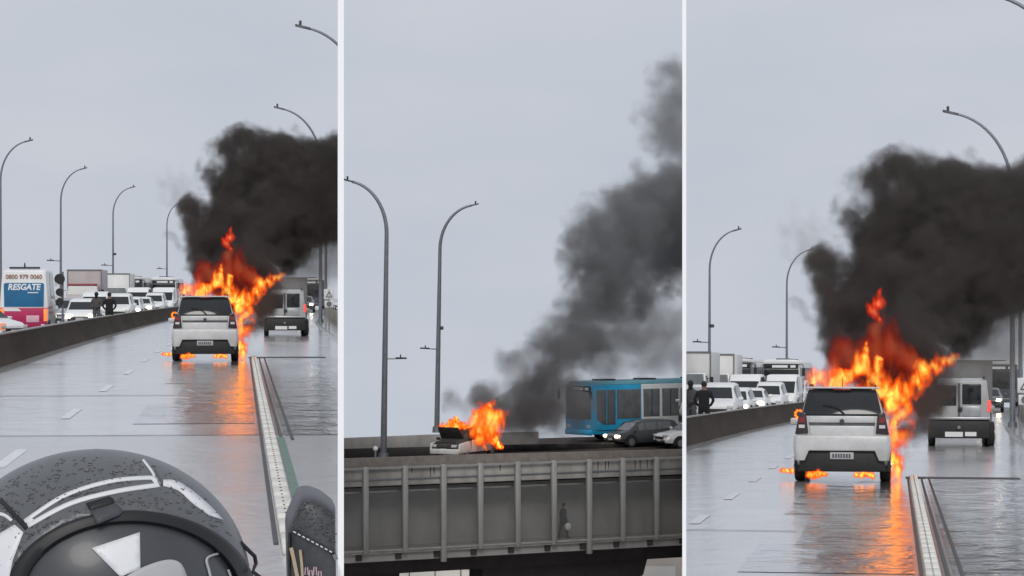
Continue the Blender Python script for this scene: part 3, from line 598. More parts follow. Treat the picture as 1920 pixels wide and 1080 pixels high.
def flame(label, balls, opac=14, gain=1.0, warp=.35, wscale=2.2, nscale=4.0, amp=1.0, stretch=(1, 1, .5), pad=.08, voxel=.05, lo=.05, name='flame', hot=1.0, group=None, red=False):
    me = hull_mesh(name, balls, 1.05, pad, voxel); m = bpy.data.materials.new("flame"); m.use_nodes = True; t = m.node_tree; t.nodes.clear()
    N, L = t.nodes.new, t.links.new; o_ = N("ShaderNodeOutputMaterial")
    f, vec = field(t, balls, warp, wscale, stretch)
    n = N("ShaderNodeTexNoise"); n.inputs["Scale"].default_value = nscale; n.inputs["Detail"].default_value = 3.5; n.inputs["Roughness"].default_value = .55; n.inputs["Distortion"].default_value = .6; L(vec, n.inputs["Vector"])
    a = N("ShaderNodeMath"); a.operation = 'MULTIPLY_ADD'; a.inputs[1].default_value = amp; a.inputs[2].default_value = -amp*.5; L(n.outputs["Fac"], a.inputs[0])
    s = N("ShaderNodeMath"); s.operation = 'ADD'; L(f, s.inputs[0]); L(a.outputs[0], s.inputs[1])
    mr = N("ShaderNodeMapRange"); mr.inputs[1].default_value = lo; mr.inputs[2].default_value = lo + .75; L(s.outputs[0], mr.inputs[0])
    rp = N("ShaderNodeValToRGB"); e = rp.color_ramp.elements
    e[0].position = 0; e[0].color = (.6, .02, .004, 1); e[1].position = .95; e[1].color = (1, .62 * hot, .10 * hot, 1)
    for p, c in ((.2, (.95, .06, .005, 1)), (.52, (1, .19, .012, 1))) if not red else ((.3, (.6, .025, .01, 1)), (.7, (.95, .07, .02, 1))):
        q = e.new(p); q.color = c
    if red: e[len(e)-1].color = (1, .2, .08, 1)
    L(mr.outputs[0], rp.inputs[0])
    od = N("ShaderNodeMapRange"); od.interpolation_type = 'SMOOTHSTEP'; od.inputs[1].default_value = 0; od.inputs[2].default_value = .42; od.inputs[3].default_value = 0; od.inputs[4].default_value = opac
    L(mr.outputs[0], od.inputs[0])
    ht = N("ShaderNodeMapRange"); ht.inputs[1].default_value = .1; ht.inputs[2].default_value = 1; ht.inputs[3].default_value = .75 * gain; ht.inputs[4].default_value = 1.9 * gain; L(mr.outputs[0], ht.inputs[0])
    st = N("ShaderNodeMath"); st.operation = 'MULTIPLY'; L(od.outputs[0], st.inputs[0]); L(ht.outputs[0], st.inputs[1])
    em = N("ShaderNodeEmission"); L(rp.outputs[0], em.inputs["Color"]); L(st.outputs[0], em.inputs["Strength"])
    ab = N("ShaderNodeVolumeAbsorption"); ab.inputs["Color"].default_value = (0, 0, 0, 1); L(od.outputs[0], ab.inputs["Density"])
    add = N("ShaderNodeAddShader"); L(em.outputs[0], add.inputs[0]); L(ab.outputs[0], add.inputs[1]); L(add.outputs[0], o_.inputs["Volume"]); surface_for(t, o_)
    me.materials.clear(); me.materials.append(m)
    o = bpy.data.objects.new(name, me); C.objects.link(o); return tag(o, label, 'flame', group)
def rel(px, py, Y, base):                           # photo place -> offset from a base point of bay 1
    p = at(px, py, Y); return p - base

# ------------------------------------------------------------------ ground, road and water
def lin(a, b, n): return [a + (b - a) * i / n for i in range(n + 1)]
def strip(name, b, x0, x1, y0, y1, z, m, n=30):
    mb = MB(); ys = lin(y0, y1, n); vs = []; fs = []
    for i, y in enumerate(ys):
        vs += [(x0 + curve(y), y * b.k, z), (x1 + curve(y), y * b.k, z)]
        if i: fs.append((2*i-2, 2*i-1, 2*i+1, 2*i))
    o = mb.add(vs, fs).build(name, m); o.matrix_world = b.m; return struct(o)
def extr(b, prof, y0, y1, n=40):                    # profile swept along the road's bend
    mb = MB(); mb.loft([[Vector((x + curve(y), y * b.k, z)) for x, z in prof] for y in lin(y0, y1, n)]); return mb
def road_set(b, clips):
    L = []
    L.append(strip('roadway', b, -5.95, 3.45, 5, 430, 0, M['road'], 60))
    L.append(strip('near_slab', b, -5.5, 3.44, 5, 35.10, .003, M['road_near'], 6))
    L.append(strip('opposite_roadway', b, -17.2, -6.5, 5, 430, 0.0, M['road_far'], 60))
    L.append(strip('gutter', b, -5.93, -5.50, 5, 430, .004, M['pave'], 60))
    for y0, y1, x0 in ((38.3, 44.8, -1.53), (44.85, 54.85, -1.12), (54.9, 75.4, -1.53)):
        L.append(strip('asphalt_patch', b, x0, .20, y0, y1, .005, M['road_rough'], 6))
    L.append(strip('shoulder_lane', b, .58, 3.42, 35.3, 75.5, .005, M['road_rough'], 8))
    L.append(strip('expansion_joint', b, -5.5, 3.42, 35.12, 35.26, .009, M['slate_joint'], 4))
    L.append(strip('expansion_joint', b, -5.5, -1.2, 48.6, 48.72, .009, M['slate_joint'], 4))
    L.append(strip('expansion_joint', b, .22, 2.4, 75.3, 76.6, .010, M['joint'], 4))
    L.append(strip('drain_line', b, .50, .54, 20, 75.2, .010, M['joint'], 8))
    L.append(strip('drain_line', b, .64, .68, 34, 75.2, .010, M['joint'], 8))
    L.append(strip('drain_line', b, .245, .285, 20, 75.2, .010, M['joint'], 8))
    L.append(strip('green_marking', b, .47, .56, 24.5, 34.5, .012, M['green_paint'], 6))
    for yc in (19.8, 30.6, 41.6, 52.4, 62.8, 73.4, 84, 94.6, 105, 116):
        L.append(strip('lane_dash', b, -2.66, -2.52, yc - 1.65, yc + 1.65, .006, M['paint_line'], 2))
    f = extr(b, [(3.45,-.02),(4.75,-.02),(4.75,.17),(3.50,.17),(3.45,.13)], 60, 430).build('footway', M['pave']); f.matrix_world = b.m; L.append(struct(f))
    e = extr(b, [(-17.6,-.6),(-17.2,-.6),(-17.2,.25),(-17.6,.25)], 5, 430).build('deck_edge', M['concrete']); e.matrix_world = b.m; L.append(struct(e))
    sea = MB().add([(-260, 40*b.k, -9), (40, 40*b.k, -9), (900, 3500*b.k, -9), (-2200, 3500*b.k, -9)], [(0,1,2,3)]).build('water', M['water']); sea.matrix_world = b.m; L.append(struct(sea))
    for o in L: clip(o, clips)
    return L
road_set(B1, CLIP1); road_set(B3, CLIP3)

# ------------------------------------------------------------------ white partition walls between the three stretches
def partition(pl, pr, label):
    mb = MB(); rings = []
    for Y in (18.4, 60, 110, 176):
        a, c = (pl + .3 - CX)/F*Y, (pr - .3 - CX)/F*Y
        if Y > 18.4: a, c = (pl + 1.2 - CX)/F*Y, (pr - 1.2 - CX)/F*Y
        zt = H + .122*min(Y, 62) + .5
        rings.append([Vector((a, Y, -17.5)), Vector((c, Y, -17.5)), Vector((c, Y, zt)), Vector((a, Y, zt))])
    mb.loft(rings); return tag(mb.build('partition_wall', M['partition']), label, 'wall')
partition(633, 645, 'tall narrow white partition wall at the edge of the road with the helmet')
partition(1279, 1287, 'thin white partition wall beside the cut-off end of the blue bus')

# ------------------------------------------------------------------ road furniture of the two road views
def furniture(b, clips, n):
    far = ('smaller, further stretch with the helmet', 'larger, nearer stretch without the helmet')[n]
    r = empty('median_barrier')
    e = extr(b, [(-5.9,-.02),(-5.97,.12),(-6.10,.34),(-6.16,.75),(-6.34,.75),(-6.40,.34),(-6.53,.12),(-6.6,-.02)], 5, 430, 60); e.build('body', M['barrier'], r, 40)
    extr(b, [(-6.145,.752),(-6.145,.785),(-6.355,.785),(-6.355,.752)], 5, 430, 60).build('coping', M['barrier_cap'], r)  # top strip in a paler colour than the barrier's sides
    r.matrix_world = b.m; tag(r, 'long sooty brown concrete median barrier along the ' + far, 'barrier', 'median barriers'); clip(r, clips)
    s = empty('lane_separator'); bl = None
    for i in range(47):
        y0 = 19.2 + i*1.2
        bl = MB().box(.30, .445, y0*b.k + .012, (y0+1.2)*b.k - .012, 0, .065).build('kerb_block', M['kerb_white'], s, bevel=.012, seg=1)
    st = MB()
    for i in range(140): 
        y = (19.3 + i*.4)*b.k; st.box(.362, .380, y, y+.02, .066, .072)
    tag(st.build('stud', M['black'], s), kind='stuff')
    s.matrix_world = b.m; tag(s, 'low white kerb of short blocks dividing the wet lanes, ' + far, 'kerb', 'lane separators'); clip(s, clips)
    p = empty('parapet'); i = 0; y = 99.0
    while y < 250:
        y1 = y + 3.4
        x0, x1 = 4.3 + curve(y), 4.3 + curve(y1)
        mb = MB(); mb.loft([[Vector((x, yy*b.k + d, z)) for x, z in ((xx,.16),(xx+.25,.16),(xx+.22,.82),(xx+.03,.82))] for yy, xx, d in ((y, x0, .02), (y1, x1, -.02))]); mb.build('panel', M['parapet'], p, bevel=.02, seg=1)
        MB().box(x0-.03, x0+.28, y*b.k-.06, y*b.k+.06, .16, .90).build('post', M['concrete_mid'], p)
        y = y1
    extr(b, [(4.36,1.06),(4.44,1.06),(4.44,1.12),(4.36,1.12)], 99, 250, 40).build('hand_rail', M['metal_dark'], p)
    rl = MB()
    for k in range(22):
        yy = 99.5 + k*7; rl.box(4.37 + curve(yy), 4.43 + curve(yy), yy*b.k - .03, yy*b.k + .03, .80, 1.07)
    tag(rl.build('rail_support', M['metal_dark'], p), kind='stuff')
    p.matrix_world = b.m; tag(p, 'brown block parapet with posts beside the pale footway, ' + far, 'parapet', 'roadside parapets'); clip(p, clips)
furniture(B1, CLIP1, 0); furniture(B3, CLIP3, 1)

# ------------------------------------------------------------------ placing things in both road views
def put(o, b, px, Yf, rz=0.0, half=0.0, z=0.0):     # Yf: distance of the side that faces us
    p = at(px, HZ, Yf); sl = 2.4e-4 * max(0, Yf - 70)
    o.matrix_world = b.m @ Matrix.Translation((p.x, Yf * b.k + half, z)) @ Matrix.Rotation(rz - math.atan(sl), 4, 'Z'); return o
def both(o, px, Yf, rz, half, lab1, lab3, cat, group, clip1=False, clip3=False, z=0.0):
    put(o, B1, px, Yf, rz, half, z); tag(o, lab1, cat, group); c = None
    if lab3:
        c = dup(o); put(c, B3, px, Yf, rz, half, z); tag(c, lab3, cat, group)
        if clip3: clip(c, CLIP3)
    if clip1: clip(o, CLIP1)
    return o, c
PI = math.pi
fc = fire_car(); both(fc, 384.5, 72, 0, 2.0, 'burning white hatchback seen from behind, on the road with the helmet in front', 'burning white hatchback seen from behind, larger one with no helmet in front', 'car', 'burning cars')
uv = utility_van(); both(uv, 536, 111.8, 0, 2.2, 'small white van with two dark rear windows beside the smaller rear-view burning car', 'small white van with two dark rear windows beside the larger rear-view burning car', 'van', 'white vans beside the fire', clip1=True)
both(rescue_van(), 46, 111, 0, 2.4, 'white rescue van with blue rear window lettered RESGATE and magenta tailgate', None, 'van', None)
h0 = car('parked_car', 'mpv', M['white'], .86, 'off'); put(h0, B1, -66, 96, math.radians(-125), 1.2); tag(h0, 'white hatchback turned sideways in front of the magenta tailgate', 'car')
MB().box(.45, .74, 2.03, 2.12, .52, .74).build('indicator_lamp', M['lamp_orange'], h0)
hatch = car('queued_car', 'mpv', M['white'], .86, 'on'); suv = car('queued_car', 'mpv', M['white'], 1.0, 'off'); sed = car('queued_car', 'sedan', M['white'], 1.0, 'on')
silv = car('queued_car', 'mpv', M['silver'], .88, 'off'); vanp = car('queued_van', 'van', M['white'], .82, 'off'); svan = car('queued_van', 'small_van', M['white'], .95, 'off'); dark = car('queued_car', 'sedan', M['grey'], 1.0, 'on')
G = 'cars queuing beyond the median barrier'
both(hatch, 151, 137, PI, 2, 'white car with blazing headlamps behind the barrier, under the grey-red truck', None, 'car', G)
both(silv, 117, 146, PI, 2, 'silver car with a greenish windscreen just right of the rescue van', None, 'car', G)
both(suv, 222, 160, PI, 2, 'white car with a dark grille right beside the standing man in black, smaller view', 'white car with a dark grille right beside the standing man in black, larger view', 'car', G)
def q(proto, px, Y, l1, l3, cat='car', half=2.0):
    c = dup(proto); return both(c, px, Y, PI, half, l1, l3, cat, G)
q(silv, 198, 168, 'silver car half hidden behind the two standing men', 'silver car half hidden behind the man in black, larger view')
q(hatch, 243, 178, 'small white car left of the lit pair of headlamps, smaller view', 'small white car left of the lit pair of headlamps, larger view')
q(sed, 266, 192, 'white saloon with lit headlamps in the middle of the queue, smaller view', 'white saloon with lit headlamps in the middle of the queue, larger view')
q(vanp, 258, 222, 'tall white van roof rising behind the saloon, smaller view', 'tall white van roof rising behind the saloon, larger view', 'van', 2.8)
q(suv, 289, 202, 'white car with no lamps lit between saloon and van, smaller view', 'white car with no lamps lit between saloon and van, larger view')
q(vanp, 306, 224, 'broad white van under the front of the bus nearest the fire, smaller view', 'broad white van under the front of the bus nearest the fire, larger view', 'van', 2.8)
q(svan, 322, 252, 'last white van in the queue close to the flames, smaller view', 'last white van in the queue close to the flames, larger view', 'van', 2.0)
q(sed, 338, 300, 'tiny white car at the far end of the queue, smaller view', 'tiny white car at the far end of the queue, larger view')
q(dark, 98, 165, 'dark grey car behind the rescue van and the silver car', None)
q(dark, 232, 190, 'dark grey car between two white cars in the queue, smaller view', 'dark grey car between two white cars in the queue, larger view')
q(silv, 284, 236, 'silver car tucked between two white vans, smaller view', 'silver car tucked between two white vans, larger view')
put(svan, B1, 176, 158, PI, 2.0); tag(svan, 'white van between the grey-red truck and the man in the vest', 'van', G)
put(vanp, B1, 238, 262, PI, 2.9); tag(vanp, 'white van in front of the dark fronted bus, smaller view', 'van', G)
c = dup(vanp); put(c, B3, 238, 262, PI, 2.9); tag(c, 'white van in front of the dark fronted bus, larger view', 'van', G)
put(sed, B1, 352, 330, PI, 2.0); tag(sed, 'white car all but hidden by the flames at the far end of the queue', 'car', G)
put(dark, B1, 573, 232, PI, 2.0); tag(dark, 'dark car with lit lamps coming round the bend behind the small van, smaller view', 'car', G)
c = dup(dark); put(c, B3, 573, 232, PI, 2.0); tag(c, 'dark car with lit lamps coming round the bend behind the small van, larger view', 'car', G)
t1 = box_truck('box_truck', M['box_pink'], M['box_pink'], 3.45, 2.5, 7.5, True, 2.35)
both(t1, 157, 196, PI, 3.7, 'weathered grey red box truck behind the cars right of the rescue van', None, 'truck', 'trucks in the queue')
t2 = box_truck('box_truck', M['box_white'], M['white'], 3.35, 2.4, 7.0, False, 2.2)
both(t2, 216, 224, PI, 3.5, 'white box truck between the grey red truck and the dark fronted bus', 'white box truck at the edge of the white wall, behind the man in black', 'truck', 'trucks in the queue', clip3=True)
t3 = dup(t2); put(t3, B3, 182, 205, PI, 3.5); tag(t3, 'white truck box cut by the thin partition wall', 'truck', 'trucks in the queue'); clip(t3, CLIP3)
bs = bus('city_bus', M['white_old'], M['white_old'], 11, 3.15)
both(bs, 310, 250, PI, 5.5, 'white bus front with dark windscreen nearest the flames, smaller view', 'white bus front with dark windscreen nearest the flames, larger view', 'bus', 'buses in the queue')
bd = bus('city_bus', M['white_old'], M['grey'], 12, 3.15, roof_m=M['white_old'])
both(bd, 246, 238, PI, 6, 'dark fronted bus with striped side windows right of the white truck, smaller view', 'dark fronted bus with striped side windows right of the white truck, larger view', 'bus', 'buses in the queue')
gt = box_truck('covered_truck', M['box_grey'], M['white_old'], 2.75, 2.5, 7, False, 2.2)
both(gt, 541, 168, 0, 3.5, 'grey covered truck seen over the roof of the small van, smaller view', 'grey covered truck seen over the roof of the small van, larger view', 'truck', 'covered trucks')
b3 = dup(bd); both(b3, 589, 262, PI, 6, 'bus with dark front in the brown haze beside the lamp poles, smaller view', 'bus with dark front in the brown haze beside the lamp poles, larger view', 'bus', 'buses in the haze')

# lamps on both edges of the bridge
for i, (px, Y, l1, l3) in enumerate(((1, 178, 'street lamp at the very edge above the rescue van', None), (114, 218, 'street lamp with curved arm right of the rescue van', None),
        (212, 257, 'curved street lamp above the white truck, smaller view', 'tall curved street lamp above the white truck, larger view'), (313, 297, 'faint curved street lamp next to the smoke, smaller view', 'faint curved street lamp next to the smoke, larger view'))):
    lp = lamp_post(11.75, 1.95, 2.6, -1, 4.3, small=(i == 2)); both(lp, px, Y, 0, 0, l1, l3, 'street lamp', 'lamps along the far edge')
def right_lamp(b, px, Y, label, clips, tip_only=False):
    lp = lamp_post(11.85, 2.45, 3.0, 0, r0=.11); put(lp, b, px, Y, PI); tag(lp, label, 'street lamp', 'lamps along the near edge'); clip(lp, clips)
right_lamp(B1, 680, 101, 'lamp arm reaching in from the white wall, high above the smoke', CLIP1)
right_lamp(B1, 601, 146, 'curved street lamp rising out of the smoke top, smaller view', CLIP1)
right_lamp(B1, 611, 186, 'grey lamp pole seen below the smoke behind the parapet, smaller view', CLIP1)
right_lamp(B3, 680, 101, 'lamp arm cut by the top right corner', CLIP3)
right_lamp(B3, 601, 146, 'curved street lamp rising out of the smoke top, larger view', CLIP3)
right_lamp(B3, 611, 186, 'grey lamp pole seen below the smoke behind the parapet, larger view', CLIP3)
sg = empty('road_sign')
MB().tube([(0, 0, -.7), (0, 0, 2.3)], .04, 8).build('pole', M['metal'], sg)
fb = MB().box(-.38, .38, -.03, .0, 1.55, 2.3).build('board', M['plate_w'], sg, bevel=.02)
tr = MB(); a = [(-.22,1.72),(.22,1.72),(0,2.12)]
for k in range(3):
    p, q2 = Vector((a[k][0], 0, a[k][1])), Vector((a[(k+1)%3][0], 0, a[(k+1)%3][1])); tr.tube([p + Vector((0,-.035,0)), q2 + Vector((0,-.035,0))], .03, 6)
tr.build('triangle', M['ink'], fb)
b2_ = MB().box(-.33, .33, -.03, 0, .95, 1.45).build('board', M['plate_w'], sg, bevel=.02)
MB().cyl((0, -.05, 1.2), (0, -.03, 1.2), .2, .2, 16).build('disc', M['box_grey'], b2_)
for ch in list(sg.children): ch.scale = (.6, .6, .6); ch.location = (0, 0, .42)
both(sg, 617, 118, 0, 0, 'white sign boards with a triangle on the parapet, smaller view', 'white sign boards with a triangle on the parapet, larger view', 'sign', 'parapet signs', clip1=True, z=.17)
tl = empty('signal_post')
MB().tube([(.12, .1, 0), (.12, .1, 2.75)], .05, 8).build('pole', M['metal'], tl)
for z, r in ((2.42, .24), (1.83, .18), (1.40, .18)):
    d = MB().cyl((0, -.08, z), (0, .12, z), r, r*.9, 18).build('round_lamp', M['black'], tl, 40)
    MB().cyl((-.16, -.10, z - .25), (-.16, -.06, z - .25), .09, .09, 12).build('lamp_lens', M['lamp_clear'], tl, 40)
put(tl, B1, 112, 121, 0); tag(tl, 'black round signal lamps stacked on a pole beside the rescue van', 'signal')

pa = person('man in black with hands at his waist standing behind the barrier, smaller view', 1.80, ('cloth_dark', 'cloth_dark', 'skin'), 'akimbo')
both(pa, 205, 124, 0, 0, pa['label'], 'man in black with hands at his waist standing behind the barrier, larger view', 'person', 'men standing behind the barrier')
pb = person('man in grey vest and grey trousers standing left of the man in black', 1.82, ('vest', 'cloth_grey', 'cloth_dark'), 'front')
put(pb, B1, 181, 126, PI*.9); pb['group'] = 'men standing behind the barrier'
pc = dup(pb); put(pc, B3, 187.5, 126, PI*.9); tag(pc, 'man in grey vest cut by the thin partition wall', 'person', 'men standing behind the barrier'); clip(pc, CLIP3)

# ------------------------------------------------------------------ the bridge seen from the side
ZD = -6.8
def s_at(px, t=0.0):
    a, b = loc2(px, HZ, 100).y, loc2(px, HZ, 200).y; Y = 100 + (t - a) / (b - a) * 100; return loc2(px, HZ, Y).x
br = empty('side_bridge')
S0, S1 = -6, 46
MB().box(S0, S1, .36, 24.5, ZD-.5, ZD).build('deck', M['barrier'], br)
MB().loft([[Vector((s, t, z)) for t, z in ((.40,ZD-.02),(.80,ZD-.02),(.72,zt),(.48,zt))] for s, zt in ((S0, -5.93), (9, -5.97), (20, -6.05), (S1, -6.2))]).build('near_barrier', M['parapet'], br)
MB().box(S0, S1, .02, .34, -7.26, -6.42).build('fascia_beam', M['concrete_mid'], br, bevel=.03)
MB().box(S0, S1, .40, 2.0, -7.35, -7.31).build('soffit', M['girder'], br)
MB().box(S0, S1, 1.55, 1.75, -10.25, -7.36).build('back_wall', M['mesh_back'], br)
MB().box(S0, S1, -.10, 1.54, -10.42, -10.26).build('walkway_floor', M['concrete_mid'], br)
MB().box(S0, S1, .06, 1.50, -10.80, -10.425).build('edge_beam', M['steel_fence'], br)
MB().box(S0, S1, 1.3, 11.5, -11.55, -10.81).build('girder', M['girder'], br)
sa, sb = s_at(630, 1.6), s_at(749, 1.6)
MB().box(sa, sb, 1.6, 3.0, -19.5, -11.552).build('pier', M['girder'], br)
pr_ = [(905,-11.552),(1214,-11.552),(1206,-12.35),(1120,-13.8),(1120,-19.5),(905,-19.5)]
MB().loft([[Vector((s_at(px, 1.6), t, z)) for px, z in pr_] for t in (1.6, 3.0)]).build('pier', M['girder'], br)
MB().tube([(S0, -.02, -6.95), (S1, -.02, -6.95)], .035, 6).build('conduit', M['metal'], br)
for i in range(26):
    s_ = R.uniform(-2, 34); hgt = R.uniform(.25, .75); MB().loft([[Vector((s_ + d, tt, z)) for d, z in ((-.03,-6.47),(.05,-6.47),(.025,-6.47-hgt),(0,-6.47-hgt))] for tt in (.015, .03)]).build('rust_streak', M['rust'], br)
br.matrix_world = B2.m; tag(br, 'grey concrete bridge seen from the side, carrying the blue bus', 'bridge'); clip(br, CLIP2)
fn = empty('bridge_fence'); xs = [605, 683, 757, 829, 898, 968, 1036, 1102, 1165, 1228, 1288]
SS = [s_at(p) for p in xs]
MB().box(S0, S1, -.20, -.10, -6.44, -6.36).build('top_rail', M['steel_fence'], fn)
MB().box(S0, S1, -.20, -.11, -10.30, -10.22).build('bottom_rail', M['steel_fence'], fn)
for i, s in enumerate(SS):
    lo = -10.95 if i in (3, 7) else -10.42
    MB().box(s-.13, s+.13, -.24, -.02, lo, -6.33).build('post', M['steel_fence'], fn, bevel=.02, seg=1)
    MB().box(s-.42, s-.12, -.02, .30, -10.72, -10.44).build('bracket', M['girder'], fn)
    if i < len(SS) - 1:
        a, b_ = s + .14, SS[i+1] - .14
        MB().box(a, b_, -.10, -.085, -10.21, -7.50).build('mesh_panel', M['mesh'], fn)
        f2 = MB(); f2.box(a+.15, b_, .30, .36, -7.58, -7.50); f2.box(a+.15, a+.24, .30, .36, -9.9, -7.585); f2.build('inner_frame', M['steel_fence'], fn)
fn.matrix_world = B2.m; tag(fn, 'tall grey steel mesh fence with upright posts along the bridge walkway', 'fence'); clip(fn, CLIP2)
def wall2(name, pts, th, m, label, cat):
    mb = MB(); rings = []
    for px, Y, zt in pts:
        p = at2(px, HZ, Y); rings.append([Vector((p.x, p.y, ZD-.02)), Vector((p.x - .2*th, p.y + th, ZD-.02)), Vector((p.x - .2*th, p.y + th, zt)), Vector((p.x, p.y, zt))])
    o = mb.loft(rings).build(name, m, bevel=.02); tag(o, label, cat); clip(o, CLIP2); return o
wall2('road_barrier', ((600, 137.2, -6.28), (960, 144, -6.42), (1320, 151, -6.62)), .3, M['barrier_dark'], 'low dark barrier in front of the blue bus', 'barrier')
wall2('far_parapet', ((600, 140.6, -5.93), (810, 145.6, -5.96), (1010, 150.5, -6.05)), .3, M['concrete'], 'pale concrete parapet behind the two lamp poles', 'parapet')
ap = MB().box(-40, 40, 60, 235, -19.8, -19.5).build('paved_ground', M['cream']); struct(ap); clip(ap, CLIP2)
lb = empty('low_building')
MB().box(2, 18, 186, 196, -19.5, -14.9).build('wall', M['cream'], lb)
for i in range(5): MB().box(2.5+3.1*i, 5.2+3.1*i, 185.90, 185.99, -19.2, -17.3).build('panel', M['cream_w'], lb)
MB().box(1.8, 18.2, 185.8, 196.2, -14.9, -14.7).build('roof', M['cream_w'], lb)
tag(lb, 'low cream building under the right end of the bridge', 'building'); clip(lb, CLIP2)
ct = empty('site_container')
MB().box(-9.0, -2.2, 186, 188.5, -19.5, -17.5).build('wall', M['cream_w'], ct)
for i in range(4): MB().box(-7.2 + 1.8*i, -7.13 + 1.8*i, 185.96, 185.995, -19.4, -17.55).build('seam', M['joint'], ct)
MB().box(-9.06, -2.14, 185.9, 188.6, -17.5, -17.42).build('roof', M['cream_w'], ct)
tag(ct, 'off white container between the two bridge piers', 'container'); clip(ct, CLIP2)
def put2(o, p, hd, z=ZD):
    rz = math.atan2(-hd[0], hd[1]); o.matrix_world = Matrix.Translation((p.x, p.y, z)) @ Matrix.Rotation(rz, 4, 'Z'); return o
bb = bus('city_bus', M['white'], M['bus_blue'], 11, 3.5, roof_m=M['bus_teal'], split=3.7)
hd = Vector((-.80, -.60, 0)); nr = Vector((.60, -.80, 0)); K = at2(1110, HZ, 152.5)
put2(bb, K - hd*5.5 - nr*1.25, hd); tag(bb, 'city bus with blue front and white rear side beyond the dark barrier', 'bus'); clip(bb, CLIP2)
gc = car('waiting_car', 'mpv', M['grey'], .86, 'on', 'glass_grey'); put2(gc, at2(1205, HZ, 149.2), (-.86, -.5)); tag(gc, 'dark grey car with a lit headlamp in front of the blue bus', 'car'); clip(gc, CLIP2)
wc = car('waiting_car', 'sedan', M['white'], 1.0, 'off'); put2(wc, at2(1300, HZ, 148.0), (-.9, -.43)); tag(wc, 'white car cut by the partition wall behind the dark grey car', 'car'); clip(wc, CLIP2)
bc = car('burnt_car', 'mpv', M['charred'], .90, 'off', 'black')
MB().loft([[Vector((x*k, y, z)) for x, z in ((-.86,.22),(.86,.22),(.88,.50),(-.88,.50))] for y, k in ((1.5, 1.03), (2.08, .99), (2.24, .88))]).build('front_bumper', M['white_old'], bc, bevel=.05)
MB().loft([[Vector((x, y, z + d)) for x, y, z in ((-.70,1.22,.95),(.70,1.22,.95),(.62,1.72,1.56),(-.62,1.72,1.56))] for d in (0, .05)]).build('raised_bonnet', M['charred'], bc, bevel=.02)
MB().box(-.62, .62, 1.3, 2.0, .70, .86).build('engine', M['black'], bc, bevel=.05)
for s in (-1, 1):
    MB().loft([[Vector((s*x, y, z)) for y, z in ((.85,.28),(2.05,.30),(2.0,.76),(.9,.90))] for x in (.80, .905)]).build('front_wing', M['white_old'], bc, bevel=.03)
    MB().box(min(s*.872, s*.905), max(s*.872, s*.905), -.25, .82, .30, .92).build('door', M['white_old'], bc, bevel=.03)
    MB().box(min(s*.872, s*.905), max(s*.872, s*.905), -1.2, -.28, .30, .92).build('door', M['white_old'], bc, bevel=.03)
PC = at2(872, HZ, 138.6); put2(bc, PC, (-.50, -.866), -6.72); tag(bc, 'burnt out car with charred raised bonnet and pale bumper, on the side-view bridge', 'car', 'burning cars')
for px, Y, h_, rc, flip, lab in ((719, 137.0, 14.3, 2.1, PI, 'lamp pole curving left, in front of the pale parapet'), (819, 164, 14.0, 2.2, 0, 'lamp pole curving right, behind the burnt out car')):
    lp = lamp_post(h_, rc, 2.7, -1, 5.2 if flip else 5.1, r0=.17, small=not flip); lp.matrix_world = Matrix.Translation((*at2(px, HZ, Y).to_2d(), ZD)) @ Matrix.Rotation(flip, 4, 'Z') @ Matrix.Rotation(math.radians(1.0 if not flip else -.8), 4, 'Y')
    tag(lp, lab, 'street lamp'); clip(lp, CLIP2)
pw = person('person in dark clothes carrying a pale bag behind the fence mesh', 1.75, ('cloth_navy', 'cloth_navy', 'skin'), 'walk')
pw.matrix_world = B2.m @ Matrix.Translation((s_at(1056, .8), .8, -10.26)) @ Matrix.Rotation(-PI/2, 4, 'Z')
bgm = MB(); bgm.loft([[Vector((x*k, y*k, z)) for x, y in ((-.14,-.08),(.14,-.08),(.14,.08),(-.14,.08))] for z, k in ((0, .8), (.15, 1.1), (.28, .9), (.34, .3))])
sbag = bgm.build('carrier_bag', M['white'], bevel=.02); sbag.matrix_world = B2.m @ Matrix.Translation((s_at(1056, .8) + .10, .52, -9.80)); tag(sbag, 'white carrier bag held by the person behind the mesh', 'bag')
sr = empty('side_lamp'); MB().tube([(0,0,0),(0,0,.35)], .05, 6).build('stem', M['metal'], sr); MB().ball((0,0,.42), .12, 10, 7).build('globe', M['plate_w'], sr, 60)
sr.matrix_world = B2.m @ Matrix.Translation((s_at(704, .55), .55, -5.95 - .0)); tag(sr, 'small white globe marker on the near barrier below the left lamp pole', 'marker')

# ------------------------------------------------------------------ fires and smoke
base1 = at(384.5, HZ, 72); base1.z = 0
def bl(lst, Y0, base, g=1.0):
    out = []
    for px, py, r, dy in lst:
        p = at(px, py, Y0 + dy) - base; out.append((p.x, p.y, p.z, g * r * (Y0 + dy) / F))
    return out
def pair(o, l3):
    c = dup(o); c['label'] = l3; c['category'] = o['category']
    if 'group' in o: c['group'] = o['group']
    o.matrix_world = B1.m @ Matrix.Translation(base1); c.matrix_world = B3.m @ Matrix.Translation((base1.x, base1.y * B3.k, 0)); return o, c
f1 = flame('tall orange flames over the bonnet and right flank of the smaller rear-view burning car', bl([
    (354,543,12,4),(370,548,13,4),(386,546,15,4),(398,532,14,4),(406,517,11,4),(411,504,8,4),(414,493,5,4),(424,548,15,4),(431,533,9,4),(433,522,5,4),(443,556,14,3),(455,566,15,2.6),(468,560,14,2),(480,549,13,1.6),
    (492,540,12,1.4),(503,531,11,1.2),(514,523,10,1),(524,517,9,1),(533,513,7,1),(455,582,15,2.4),(457,600,15,2),(457,618,14,1.8),(455,636,13,1.5),(453,652,12,1.2),(452,664,11,1)], 72, base1, 1.22), opac=10, gain=1.15, warp=.8, wscale=2.4, nscale=3.4, amp=2.9, lo=.08, pad=.16, group='flames on the burning cars')
